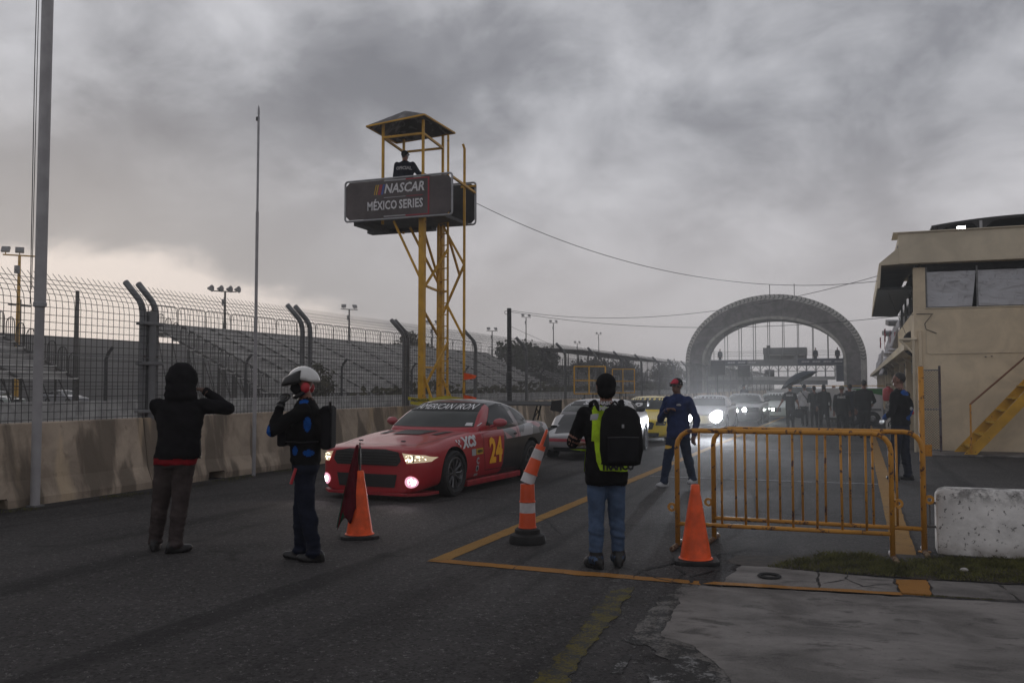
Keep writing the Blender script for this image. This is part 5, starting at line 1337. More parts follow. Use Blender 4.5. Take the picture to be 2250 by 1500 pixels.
m = MB(); m.prism([(4.52, 1.25), (4.60, 1.275), (4.76, 1.29), (4.92, 1.32), (4.93, 1.31), (4.76, 1.265), (4.60, 1.24)], -.92, .92, 'X'); m.build('wing_blade', 'wing_black', r24, bevel=.004)
for s_ in (1, -1):
    m = MB(); m.prism([(4.46, 1.17), (4.98, 1.11), (5.0, 1.35), (4.52, 1.33)], s_ * .92, s_ * .935, 'X'); m.build('wing_endplate', 'wing_black', r24, bevel=.003)
    m = MB(); m.tube([(s_ * .58, 4.45, 1.0 - .05), (s_ * .60, 4.62, 1.25)], .016, 5); m.tube([(s_ * .58, 4.68, .98), (s_ * .60, 4.80, 1.27)], .016, 5); m.tube([(s_ * .58, 4.50, 1.02), (s_ * .60, 4.74, 1.18)], .010, 4); m.tube([(s_ * .59, 4.74, 1.06), (s_ * .60, 4.58, 1.2)], .010, 4); m.build('wing_strut', 'wing_black', r24)
m = MB(); m.tube([(-.55, 2.55, 1.0), (-.55, 2.6, 1.27), (.55, 2.6, 1.27), (.55, 2.55, 1.0)], .022, 6); m.build('roll_cage', 'dark_steel', r24)

# ---- the cars queuing behind it
MT['paint_white'] = car_paint('off_white_paint', (.215, .205, .21)); MT['paint_hood'] = plain('matt_charcoal_hood', (.022, .022, .024), .55)
COUPE = dict(L=4.8, W=1.90, H=1.30, zf=.56, cowl=.97, belt=.98, deck=1.02, wf=.92, wr=3.65, r=.33, yc=1.60, yrf=2.35, yrr=3.2, ydk=4.2, tumble=.68, mirror='trim_black')
c2 = car('white race car with charcoal bonnet and red nose stripe, second in line', (-5.62, 18.9), .085, COUPE, 'paint_white', None, 'rim_silver')
c2['TP']([(-.62, .30), (.62, .30), (.70, .9), (.66, 1.45), (-.66, 1.45), (-.70, .9)], 'bonnet_panel', 'paint_hood', .006)
c2['F']([(-.75, .40), (.75, .40), (.80, .465), (-.80, .465)], 'nose_stripe', 'letter_red', .007); c2['F']([(-.6, .17), (.6, .17), (.6, .28), (-.6, .28)], 'lower_grille', 'trim_black', .008)
c2['F']([(-.62, 1.14), (.62, 1.14), (.60, 1.235), (-.60, 1.235)], 'windscreen_banner', 'black_vinyl', .008, .1, c2['cab'])
car_text(c2, 'SALAS', .16, (-.05, -1, 1.19), (1, 0, 0), (0, 0, .62), (0, 1, 0), 'letter_white', .008, .25, 1.25, 'windscreen_lettering', .013, .06, c2['cab'])
m = MB(); m.prism([(4.5, 1.20), (4.8, 1.24), (4.8, 1.21), (4.5, 1.17)], -.85, .85, 'X'); m.build('wing_blade', 'wing_black', c2['root'])
for s_ in (1, -1): m = MB(); m.bb((s_ * .85, 4.42, 1.08), (s_ * .865, 4.85, 1.28)); m.build('wing_endplate', 'wing_black', c2['root']); m = MB(); m.tube([(s_ * .5, 4.6, .98), (s_ * .5, 4.65, 1.2)], .02, 5); m.build('wing_strut', 'wing_black', c2['root'])
MT['paint_yellow'] = car_paint('yellow_paint', (.85, .62, .02))
HATCH = dict(L=4.2, W=1.78, H=1.42, zf=.76, cowl=.98, belt=.97, deck=1.0, wf=.88, wr=3.45, r=.31, yc=1.32, yrf=2.0, yrr=3.2, ydk=4.0, tumble=.72, hatch=True, mirror='trim_black', blunt=True)
c3 = car('yellow hatchback race car with a white 6 on its windscreen', (-5.72, 25.0), .03, HATCH, 'paint_yellow')
c3['F']([(-.40, .44), (.40, .44), (.46, .62), (.38, .66), (-.38, .66), (-.46, .62)], 'grille', 'trim_black', .008); c3['F']([(-.6, .22), (.6, .22), (.6, .34), (-.6, .34)], 'lower_grille', 'trim_black', .008)
c3['F']([(.50, .56), (.78, .56), (.80, .68), (.52, .68)], 'headlight', 'car_glass', .008); c3['F']([(-.50, .56), (-.78, .56), (-.80, .68), (-.52, .68)], 'headlight', 'car_glass', .008)
car_text(c3, '6', .42, (-.33, -1, 1.17), (1, 0, 0), (0, 0, .72), (0, 1, 0), 'letter_white', .012, .25, 1.3, 'windscreen_number', .013, .06, c3['cab'])
for s_ in (1, -1): m = MB(); m.tube([(s_ * .45, 1.45, 1.10), (s_ * .05, 1.40, 1.03)], .008, 4); m.build('wiper', 'trim_black', c3['root'])
MT['paint_silver'] = car_paint('silver_paint', (.26, .26, .275))
SEDAN = dict(L=4.6, W=1.80, H=1.42, zf=.74, cowl=.98, belt=.98, deck=1.05, wf=.9, wr=3.55, r=.32, yc=1.45, yrf=2.15, yrr=3.2, ydk=4.05, tumble=.70)
MT['lamp_blaze'] = emis('full_beam_lamp', (.96, .97, 1), 60); MT['lamp_cool'] = emis('cool_headlamp', (.92, .97, 1), 45); MT['lamp_green'] = emis('pale_green_headlamp', (.90, 1, .86), 40)
c4 = car('silver car with blinding full beam headlights in the queue', (-5.05, 31.5), 0, SEDAN, 'paint_silver', None, 'rim_silver')
headlamp(c4, circ(.54, .62, .22), 'lamp_blaze', 'headlight', 2000, (.54, -.20, .62), 46, (.88, .92, 1), .12, -6, az=9)  # real headlights, but glowing lens discs enlarged to stand in for glare bloom
c4['F']([(-.7, .24), (.7, .24), (.7, .36), (-.7, .36)], 'grille', 'trim_black', .008)
MT['paint_dark'] = car_paint('dark_grey_paint', (.045, .05, .052))
MUSC = dict(L=5.0, W=1.92, H=1.44, zf=.86, cowl=1.02, belt=1.02, deck=1.08, wf=.95, wr=3.9, r=.36, yc=1.8, yrf=2.45, yrr=3.4, ydk=4.2, tumble=.68, blunt=True)
c5 = car('dark muscle car with two round lit headlights near the middle of the queue', (-4.60, 38.5), 0, MUSC, 'paint_dark', None, 'rim_dark')
c5['F']([(-.84, .60), (.84, .60), (.84, .80), (-.84, .80)], 'grille', 'trim_black', .008)
headlamp(c5, circ(.22, .70, .10), 'lamp_cool', 'headlight', 500, (.22, -.16, .70), 46, (.92, .97, 1), .06, -6, az=7); headlamp(c5, circ(.62, .70, .09), 'car_glass', 'outer_lamp')
MT['paint_pale'] = car_paint('pale_green_white_paint', (.36, .39, .36))
c6 = car('pale sedan with greenish headlights at the end of the queue', (-3.75, 44.0), 0, dict(SEDAN, blunt=True, W=1.82), 'paint_pale', None, 'rim_silver')
headlamp(c6, circ(-.60, .60, .13), 'lamp_green', 'headlight', 650, (-.60, -.16, .60), 46, (.93, 1, .9), .06, -6, az=5, both=False); headlamp(c6, circ(.02, .58, .075), 'lamp_green', 'headlight', 220, (.02, -.18, .58), 46, (.93, 1, .9), .06, -6, az=5, both=False)
c6['F']([(-.42, .46), (.42, .46), (.42, .66), (-.42, .66)], 'grille', 'trim_black', .005)
SUV = dict(L=4.7, W=1.85, H=1.72, zf=.98, cowl=1.18, belt=1.18, deck=1.2, wf=.9, wr=3.7, r=.36, yc=1.25, yrf=1.95, yrr=3.9, ydk=4.6, tumble=.74, hatch=True, blunt=True, gc=.24)
MT['paint_suv'] = car_paint('white_paint', (.58, .57, .57))
c7 = car('white sport utility vehicle parked behind the umbrella', (-2.9, 52), .05, SUV, 'paint_suv', None, 'rim_silver', 'utility_vehicle')
for C_, k in ((c2, 1.0), (c3, .92), (c4, .90), (c5, .90), (c6, .90), (c7, .95)): C_['root'].scale = (k, k, k)
# parked cars glimpsed under the far bleachers
for i, (x, y, rz) in enumerate(((-58, 44, 1.45), (-58, 50, 1.6), (-59, 57, 1.5))):
    q = copy_tree([c7, c6, c4][i]['root']); q.location = (x, y, .02); q.rotation_euler = (0, 0, rz)
    for ch in list(q.children):
        if ch.type == 'LIGHT' or ch.name.startswith('headlight'): bpy.data.objects.remove(ch)
    q.name = 'parked_car'; tag(q, ['white utility car parked beyond the far bleacher stand', 'pale sedan parked beyond the far bleacher stand', 'silver sedan parked behind the small bush'][i], 'car', 'cars parked beyond the stands')
# ================================================================== people
def capsule(p, q, r0, r1, n=12, k=6):
    p, q = Vector(p), Vector(q); d = (q - p).normalized(); pts = []; rs = []
    for i in range(4): a = R(90 * i / 3.0); pts.append(p - d * r0 * math.cos(a)); rs.append(max(.001, r0 * math.sin(a)))
    for i in range(1, k): pts.append(p.lerp(q, i / k)); rs.append(r0 + (r1 - r0) * i / k)
    for i in range(4): a = R(90 * i / 3.0); pts.append(q + d * r1 * math.sin(a)); rs.append(max(.001, r1 * math.cos(a)))
    m = MB(); m.tube(pts, rs, n); return m
def person(label, loc, phi, P, mats, voxel=.014, z=0.0, group=None):
    """local frame: the person faces +y, right hand at +x; phi = turn away from looking straight away from the camera (clockwise)"""
    beta = math.atan2(-loc[0], loc[1]); h = P.get('h', 1.72); s_ = h / 1.75; bulk = P.get('bulk', 1.0)
    o_rz = beta - R(phi)
    src = MB(); tags = []; raw = MB(); rtags = []
    def put(m, t, to_raw=False):
        D_, Tt = (raw, rtags) if to_raw else (src, tags)
        D_.add(m.v, m.f); Tt.extend([t] * len(m.v))
    E_ = lambda c, r, t, M=None, n=16, k=10, rw=False: put(MB().ell(c, r, n, k, M), t, rw)
    Cc = lambda p, q, a, b, t, n=14, k=7, rw=False: put(capsule(p, q, a, b, n, k), t, rw)
    lean = P.get('lean', 0)
    def ln(p): return Vector((p[0] + P.get('sway', 0) * p[2], p[1] + lean * max(0, p[2] - .9), p[2]))
    # torso
    b = bulk; hem = P.get('hem', .86); T_ = []
    prof = [(hem - .01, .160 * b, .118 * b), (hem + .02, .176 * b, .134 * b), (1.0, .168 * b, .130 * b), (1.12, .165 * b, .126 * b), (1.26, .182 * b, .130 * b), (1.37, .190 * b, .122 * b), (1.43, .168 * b ** .6, .10 * b ** .5), (1.475, .105, .080), (1.50, .06, .06)]
    m = MB(); rings = []
    for (zz, rx, ry) in prof:
        c = ln((0, 0, zz)); rings.append([(c.x + rx * math.cos(a) * (1 if abs(math.cos(a)) < .7 else 1), c.y + ry * math.sin(a), zz) for a in [2 * math.pi * k / 22 for k in range(22)]])
    m.loft(rings); put(m, 'torso')
    if P.get('under'):
        m = MB(); m.loft([[(.165 * b * math.cos(a), .122 * b * math.sin(a), zz) for a in [2 * math.pi * k / 22 for k in range(22)]] for zz in (hem - .065, hem - .03, hem + .02)]); put(m, 'torso')
    m = MB(); m.loft([[(rx * b * math.cos(a), ry * b * math.sin(a), zz) for a in [2 * math.pi * k / 20 for k in range(20)]] for zz, rx, ry in ((.80, .135, .10), (.86, .158, .118), (.93, .155, .116), (1.0, .15, .11))]); put(m, 'torso')
    sh = P.get('shw', .185) * (1 if b < 1.1 else 1.06)
    # legs
    lt = P.get('legr', 1.0)
    for sd, key in ((-1, 'footL'), (1, 'footR')):
        fx, fy, ang = P.get(key, (sd * .10, 0, sd * .15)); fz = P.get(key + 'z', 0)
        hip = Vector((sd * .085, 0, .88)); ank = Vector((fx, fy, .09 + fz)); kn = hip.lerp(ank, .52) + Vector((0, P.get('kneebend', .025), 0)) + Vector(P.get('knee' + key[-1], (0, 0, 0)))
        Cc(hip, kn, .092 * lt, .070 * lt, 'pants'); Cc(kn, ank + Vector((0, 0, .015)), .069 * lt, .056 * lt, 'pants'); E_(kn.lerp(ank, .3) + Vector((0, -.012, 0)), (.066 * lt, .068 * lt, .14), 'pants')
        E_((ank.x, ank.y, ank.z - .005), (.064 * lt, .070 * lt, .045), 'pants')
        d = Vector((math.sin(ang), math.cos(ang), 0)); hl_ = Vector((fx, fy, .042 + fz)) - d * .05; toe = hl_ + d * .185
        put(MB().ell(hl_ + Vector((0, 0, .012)), (.042, .050, .055), 12, 8), 'shoe'); Cc(hl_, toe - Vector((0, 0, .004)), .043, .036, 'shoe'); E_(toe - Vector((0, 0, .008)) - d * .02, (.047, .047, .030), 'shoe')
        sl = MB(); sl.loft([[tuple(hl_ + d * (.245 * (.5 - .5 * math.cos(a)) - .055) + Vector((-d.y, d.x, 0)) * -.046 * math.sin(a) * (1 - .12 * math.cos(a)) + Vector((0, 0, zz - .042 - 0))) for a in [2 * math.pi * k / 16 for k in range(16)]] for zz in (.002, .028)]); put(sl, 'sole')
    # arms and hands
    sr = P.get('sleeve', 1.0)
    for sd, k in ((-1, 'L'), (1, 'R')):
        S_ = ln((sd * sh, -.005, 1.395)); El = Vector(P.get('elb' + k, (sd * .25, -.03, 1.10))); Wr = Vector(P.get('wri' + k, (sd * .26, .06, .86)))
        bare = P.get('bare', 0)
        Cc(S_, El, .062 * sr, .050 * sr, 'top'); E_(S_ + Vector((-sd * .015, 0, -.01)), (.066 * sr ** .5, .070 * sr ** .5, .066 * sr ** .5), 'top')
        if bare: Cc(S_.lerp(El, .78), El, .044, .041, 'skin'); Cc(El, Wr, .041, .028, 'skin'); 
        else: Cc(El, Wr, .049 * sr, .036 * sr, 'top')
        fd = (Wr - El).normalized(); hd = P.get('hand' + k)
        hd = Vector(hd).normalized() if hd else fd
        side = hd.cross(Vector((0, 0, 1)));
        if side.length < .3: side = hd.cross(Vector((0, 1, 0)))
        side.normalize(); nrm = side.cross(hd).normalized()
        ht = 'glove' if P.get('glove') else 'skin'
        M3 = Matrix((side, hd, nrm)).transposed()
        E_(Wr + hd * .05, (.040, .052, .020), ht, M3, 12, 8)
        Cc(Wr - fd * .03, Wr + hd * .03, .028, .027, ht)
        cu = P.get('curl', .7)
        for q in range(4):
            b0 = Wr + hd * .088 + side * (-.030 + .020 * q); ll = (.040, .046, .043, .034)[q]
            k1 = b0 + (hd * math.cos(cu * .5) - nrm * math.sin(cu * .5)) * ll; k2 = k1 + (hd * math.cos(cu * 1.3) - nrm * math.sin(cu * 1.3)) * ll * .75; k3 = k2 + (hd * math.cos(cu * 2.0) - nrm * math.sin(cu * 2.0)) * ll * .55
            mm_ = MB(); mm_.tube([b0 - hd * .02, b0, k1, k2, k3], [.009, .0095, .0088, .008, .0055], 7); put(mm_, ht, True)
        tb = Wr + hd * .03 + side * (-.036 * sd); mm_ = MB(); mm_.tube([tb + side * (.012 * sd), tb + hd * .028 - side * (.018 * sd), tb + hd * .058 - side * (.022 * sd) - nrm * .012], [.012, .0105, .007], 7); put(mm_, ht, True)
    # head
    yaw = R(P.get('yaw', 0)); nod = R(P.get('nod', 0)); hc = ln((0, .015, 1.625)) + Vector(P.get('headoff', (0, 0, 0)))
    MH = Matrix.Rotation(-yaw, 3, 'Z') @ Matrix.Rotation(-nod, 3, 'X')
    def hp(p): return hc + MH @ Vector(p)
    Cc(ln((0, -.01, 1.44)), hc - Vector((0, .01, .06)), .060, .054, 'skin' if not P.get('hood') else 'hair')
    E_(hp((0, 0, .025)), (.074, .092, .098), 'skin', MH, 20, 14); E_(hp((0, .030, -.052)), (.054, .058, .060), 'skin', MH)
    E_(hp((0, .092, -.012)), (.014, .020, .022), 'skin', MH, 8, 6); E_(hp((0, .085, .012)), (.055, .016, .012), 'skin', MH, 10, 6)
    for sd in (-1, 1): E_(hp((sd * .077, -.008, -.002)), (.013, .020, .030), 'skin', MH, 8, 6)
    if P.get('hair', True):
        E_(hp((0, -.018, .045)), (.086, .097, .098), 'hair', MH, 20, 14)
        if P.get('long'):
            m = MB(); m.loft([[tuple(hp((rx * math.cos(a), -.06 + ry * math.sin(a), zz))) for a in [2 * math.pi * k / 14 for k in range(14)]] for zz, rx, ry in ((.06, .075, .05), (-.06, .088, .052), (-.18, .095, .045), (-.28, .075, .035))]); put(m, 'hair')
    if P.get('hat') == 'cap':
        E_(hp((0, -.005, .052)), (.086, .098, .082), 'hat', MH, 20, 14)
        m = MB(); m.loft([[tuple(hp((.072 * math.cos(a), .085 + .075 * max(0, math.sin(a)) - .02 * (math.sin(a) < 0), .048 + zz - .012 * max(0, math.sin(a))))) for a in [2 * math.pi * k / 16 for k in range(16)]] for zz in (0, .014)]); put(m, 'hat')
    if P.get('hat') == 'bucket':
        E_(hp((0, 0, .06)), (.088, .10, .075), 'hat', MH, 18, 12); m = MB(); m.loft([[tuple(hp((r_ * math.cos(a), r_ * 1.1 * math.sin(a), zz))) for a in [2 * math.pi * k / 18 for k in range(18)]] for zz, r_ in ((.045, .088), (.02, .135), (.012, .135), (.035, .085))]); put(m, 'hat')
    if P.get('hood'):
        E_(hp((0, -.018, .03)), (.150, .150, .158), 'top', MH, 20, 14); E_(hp((0, -.04, -.07)), (.145, .135, .12), 'top', MH); E_(hp((0, -.04, -.13)), (.16, .13, .09), 'top', MH)
    for c, r_, t in P.get('lumps', []): E_(ln(c), r_, t)
    # scale, remesh to one skin, classify faces by the nearest source primitive
    src.v = [(x * s_, y * s_, zz * s_) for x, y, zz in src.v]; raw.v = [(x * s_, y * s_, zz * s_) for x, y, zz in raw.v]
    tmp = src.build('tmp', None)
    rm = tmp.modifiers.new('r', 'REMESH'); rm.mode = 'VOXEL'; rm.voxel_size = voxel
    sm = tmp.modifiers.new('s', 'SMOOTH'); sm.factor = .5; sm.iterations = 3 if voxel < .02 else 1
    me = baked(tmp); bpy.data.objects.remove(tmp)
    kd = KDTree(len(src.v))
    for i, v in enumerate(src.v): kd.insert(v, i)
    kd.balance()
    names = list(dict.fromkeys(['top', 'pants', 'under'] + [t for t in tags if t != 'torso'] + rtags + [t for _, _, t in P.get('paint', [])]))
    vt = []
    nr = [v.normal.copy() for v in me.vertices]
    for v in me.vertices: vt.append(tags[kd.find(v.co)[1]])
    soft = {'top', 'pants', 'torso'}
    for i, v in enumerate(me.vertices):
        if vt[i] in soft and voxel < .02:
            p = v.co; f = 1.0 if vt[i] == 'pants' else 1.2
            w = noise.noise(Vector((p.x * 9, p.y * 9, p.z * 13 + loc[0]))) * .006 + noise.noise(Vector((p.x * 6 + 3, p.y * 6, p.z * 26 + p.x * 12))) * .005
            if vt[i] == 'pants' and p.z < .34: w += noise.noise(Vector((p.x * 5, p.y * 5, p.z * 42 + p.x * 9))) * .007
            v.co = p + nr[i] * w * f
    pts = [((Vector(c) * s_), r_, t) for c, r_, t in P.get('paint', [])]
    body = bmesh.new(); body.from_mesh(me); body.verts.ensure_lookup_table()
    for f in body.faces:
        c = [vt[v.index] for v in f.verts]; t = max(set(c), key=c.count); cc = f.calc_center_median()
        if t == 'torso' or (t == 'pants' and cc.z > .70 * s_):
            hz_ = (hem + .006 * math.sin(cc.x * 30)) * s_ - .012
            t = 'top' if cc.z > hz_ else ('under' if P.get('under') and cc.z > hz_ - .055 * s_ else 'pants')
        for pc, pr, pt in pts:
            d = cc - pc
            if t in ('top', 'pants', 'hat', 'under') and (d.x / pr[0]) ** 2 + (d.y / pr[1]) ** 2 + (d.z / pr[2]) ** 2 < 1: t = pt
        f.material_index = names.index(t); f.smooth = True
    nv = len(body.verts); vs = [body.verts.new(v) for v in raw.v]
    for f in raw.f:
        try: nf = body.faces.new([vs[i] for i in f]); nf.material_index = names.index(rtags[f[0]]); nf.smooth = True
        except ValueError: pass
    me2 = bpy.data.meshes.new('person'); body.to_mesh(me2); body.free(); bpy.data.meshes.remove(me)
    o = link('person', me2, [mats.get(t, mats['top']) for t in names]); o.location = (loc[0], loc[1], z); o.rotation_euler = (0, 0, o_rz)
    tag(o, label, 'person', group)
    return o, s_, hp
BASE = dict(skin='skin', hair='hair', glove='hard_black', shoe='black_shoe', sole='rubber', hat='black_cloth')
def mt(**k): d = dict(BASE); d.update(k); return d
def child(o, m, name, mat, smooth=True, bevel=0, fix=True): c = m.build(name, mat, o, smooth=smooth, bevel=bevel, fix=fix); return c
def back_text(o, body, size, c, mat, w=.06):
    """print on the back of a shirt, draped over the body"""
    bm = bmesh.new(); bm.from_mesh(o.data); bv = BVHTree.FromBMesh(bm); bm.free()
    project_bm(text_bm(body, size, .006), 'back_print', mat, o, bv, (c[0], -1, c[1]), (1, 0, 0), (0, 0, 1), (0, 1, 0), .006, .03, 3)

# hooded man, back to the camera, right hand at his ear
hood, s_, hp = person('man in a black hooded jacket and taupe trousers with his hand raised', (-6.22, 7.15), 14,
    dict(h=1.77, bulk=1.22, hood=True, hair=False, under=True, hem=.90, shw=.20, sleeve=1.25, legr=1.18, sway=.03, footL=(-.20, .10, -.1), footR=(.03, -.06, .95),
         elbR=(.47, .10, 1.36), wriR=(.245, .17, 1.525), handR=(-.75, .25, .35), elbL=(-.17, .26, 1.20), wriL=(-.06, .31, 1.47), handL=(.3, -.4, .8), curl=.9),
    mt(top='black_cloth', under='red_cloth', pants='pants_brown', skin='skin_dark'), .011)
m = MB(); m.tube([(.235, -.02, 1.08), (.245, -.03, .97), (.24, -.02, .90)], .010, 6); child(hood, m, 'strap_end', 'hard_black')
# marshal in a white helmet, facing left
mar, s_, hp = person('track marshal in a white peaked helmet and dark blue kit with black gloves', (-4.78, 7.22), -78,
    dict(h=1.74, bulk=1.06, glove=True, hair=False, hem=.90, sleeve=1.08, legr=1.12, footL=(-.06, -.10, .1), footR=(.10, .06, .0), headoff=(0, .02, 0),
         elbL=(-.27, .25, 1.20), wriL=(-.15, .20, 1.44), handL=(.35, -.10, .6), elbR=(.26, .08, 1.12), wriR=(.06, .20, 1.20), handR=(-1, 0, .2), curl=1.0,
         lumps=[((0, .135, 1.18), (.15, .06, .12), 'top'), ((0, -.15, 1.25), (.15, .07, .16), 'top'), ((-.10, -.02, .86), (.10, .12, .09), 'pants')],
         paint=[((-.30, .31, 1.18), (.07, .06, .10), 'trim'), ((-.20, -.05, 1.26), (.08, .035, .07), 'trim'), ((-.15, .0, 1.47), (.08, .05, .03), 'trim'), ((-.17, -.06, 1.0), (.10, .05, .03), 'trim'), ((-.17, .07, 1.02), (.10, .03, .045), 'trim'), ((-.1, -.2, 1.02), (.1, .06, .05), 'trim')]),
    mt(top='tee_black', pants='navy_cloth', trim='blue_trim'), .011)
m = MB(); c0 = hp((0, -.01, .045)) * s_
rings = []
for i in range(9):
    t = R(90 * i / 8); rr = math.cos(t); rings.append([(c0.x + .122 * rr * math.cos(a), c0.y + .150 * rr * math.sin(a), c0.z - .02 * (math.sin(a) < -.3) * (1 - i / 8) + .125 * math.sin(t)) for a in [2 * math.pi * k / 24 for k in range(24)]])
m.loft(rings); he = child(mar, m, 'helmet', 'helmet_white', 'all')
m = MB(); m.loft([[(c0.x + (.122 + e * .4) * math.cos(a), c0.y + .01 + (.165 + e * 1.6) * math.sin(a), c0.z + zz - .035 * math.sin(a)) for a in [math.pi * k / 14 for k in range(15)]] for zz, e in ((-.03, .016), (-.01, .022), (.05, .008), (.085, -.03), (.075, -.04), (.035, -.008), (-.02, -.004))], True); child(mar, m, 'visor', 'hard_black', 'all')
for sd in (-1, 1):
    m = MB(); m.ell((c0.x + sd * .098, c0.y - .035, c0.z - .075), (.03, .045, .05), 12, 8); child(mar, m, 'ear_defender', 'red_plastic', 'all')
m = MB(); m.tube([(c0.x - .10, c0.y - .03, c0.z - .11), (c0.x - .06, c0.y + .06, c0.z - .16), (c0.x + .02, c0.y + .09, c0.z - .16)], .022, 7); child(mar, m, 'chin_guard', 'hard_black')
m = MB(); m.ell((c0.x, c0.y + .04, c0.z - .075), (.083, .085, .07), 16, 10); child(mar, m, 'balaclava', 'black_cloth', 'all')
pk = empty('chest_rig', mar.location, mar.rotation_euler.z, label='black radio harness with pouches worn by the helmeted marshal', cat='harness')
m = MB(); m.box((0, -.205, 1.22), (.28, .10, .40)); m.build('back_pouch', 'black_cloth', pk, bevel=.03)
m = MB(); m.box((0, .20, 1.16), (.26, .08, .22)); m.build('front_pouch', 'black_cloth', pk, bevel=.02)
m = MB(); m.tube([(-.12, -.24, 1.36), (-.155, -.25, 1.46)], .012, 6); m.build('aerial', 'hard_black', pk)
m = MB(); m.tube([(-.195, .14, 1.1), (-.205, 0, 1.09), (-.195, -.15, 1.1)], .018, 6, True, .4); m.build('strap', 'hard_black', pk)
rd = MB(); rd.tube([(-.185, .05, .86), (-.20, .09, .72)], .014, 8)
tag(rd.build('baton', 'red_plastic', None, mar.location, True), 'slim red baton hanging at the marshal hip', 'baton').rotation_euler = mar.rotation_euler
# man with backpack and hi-vis vest
bp, s_, hp = person('man in black shirt and blue jeans with a beanie, back to camera', (-2.10, 7.88), -8,
    dict(h=1.70, bulk=1.14, hem=.76, bare=1, sleeve=1.18, legr=1.08, footL=(-.10, -.02, -.55), footR=(.115, .06, .05), hair=False, yaw=-10,
         elbL=(-.30, .06, 1.13), wriL=(-.22, .28, 1.10), elbR=(.28, .10, 1.12), wriR=(.10, .32, 1.15), handL=(.6, .8, .1), lumps=[((0, -.010, 1.665), (.095, .106, .104), 'hat'), ((0, -.03, 1.60), (.088, .085, .07), 'hat'), ((0, .0, .88), (.195, .142, .10), 'top'), ((-.1, -.0, .09), (.075, .085, .075), 'shoe'), ((.115, .07, .09), (.072, .085, .075), 'shoe'), ((-.14, .09, .05), (.062, .07, .048), 'shoe'), ((.12, .17, .05), (.06, .07, .046), 'shoe')]),
    mt(top='tee_black', pants='denim', hat='tee_black'), .011)
bm_ = bmesh.new(); bm_.from_mesh(bp.data); bvb = BVHTree.FromBMesh(bm_); bm_.free()
def on_back(pts, name, mat, par, off=.012, D=(0, 1, 0), O=(0, -1, 0)): return project_bm(poly_bm(pts), name, mat, par, bvb, O, (1, 0, 0), (0, 0, 1), D, off, .04, 3)
v_ = empty('safety_vest', bp.location, bp.rotation_euler.z, label='fluorescent yellow safety vest worn under the black backpack', cat='vest')
on_back([(-.07, .87), (.20, .85), (.20, .95), (.14, 1.38), (-.03, 1.42), (-.10, 1.42), (-.125, 1.2), (-.10, .95)], 'back_panel', 'hivis', v_)
on_back([(-.135, 1.12), (-.08, 1.12), (-.055, 1.42), (-.13, 1.42)], 'shoulder_strip', 'hivis', v_, .018)
on_back([(-.145, 1.30), (-.09, 1.31), (-.08, 1.35), (-.14, 1.345)], 'reflective_patch', 'letter_grey', v_, .022)
project_bm(poly_bm([(.02, .84), (.10, .84), (.11, 1.02), (.04, 1.05)]), 'side_panel', 'hivis', v_, bvb, (-1, .02, 0), (0, 1, 0), (0, 0, 1), (1, 0, 0), .014, .04, 3)
txt('TRÁFICO', .085, (.07, -.200, .905), 'trim_black', v_, .006, 0, .8, (1, 0, 0), (0, 0, 1), .0)
txt('NASCAR', .05, (-.0, -.125, 1.435), 'letter_grey', v_, .003, 0, .9, (1, .05, 0), (0, .55, .83), .03); txt('MÉXICO', .05, (-.0, -.15, 1.395), 'letter_grey', v_, .003, 0, .9, (1, .05, 0), (0, .35, .93), .028)
k_ = empty('backpack', bp.location, bp.rotation_euler.z, label='large black backpack worn by the man in jeans', cat='backpack')
m = MB(); rings = []
for zz, rx, y0, y1 in ((.915, .13, -.17, -.26), (.93, .165, -.155, -.305), (1.05, .185, -.15, -.345), (1.22, .18, -.15, -.335), (1.33, .165, -.15, -.30), (1.40, .13, -.145, -.24), (1.43, .07, -.15, -.19)):
    rings.append([(.095 + rx * math.copysign(abs(math.cos(a)) ** .6, math.cos(a)), (y0 + y1) / 2 + (y0 - y1) / 2 * math.copysign(abs(math.sin(a)) ** .6, math.sin(a)), zz) for a in [2 * math.pi * k / 24 for k in range(24)]])
m.loft(rings); m.build('main_bag', 'tee_black', k_, smooth='all')
m = MB(); m.box((.095, -.345, 1.06), (.26, .05, .22)); m.build('front_pocket', 'black_cloth', k_, bevel=.02)
m = MB(); m.tube([(-.04, -.365, 1.165), (.095, -.375, 1.17), (.23, -.365, 1.165)], .005, 5); m.build('zip', 'dark_steel', k_)
m = MB(); m.tube([(.0, -.2, 1.42), (.045, -.23, 1.47), (.09, -.2, 1.42)], .010, 6); m.build('grab_loop', 'black_cloth', k_)
for sd in (-1, 1): m = MB(); m.tube([(sd * .10 + .02, -.16, 1.39), (sd * .12 + .01, -.05, 1.475), (sd * .125, .06, 1.45), (sd * .13, .15, 1.30)], .022, 6, True, .4); m.build('shoulder_strap', 'black_cloth', k_)
m = MB(); m.box((.095, -.350, 1.26), (.02, .004, .03)); m.build('zip_pull', 'pole_alu', k_)
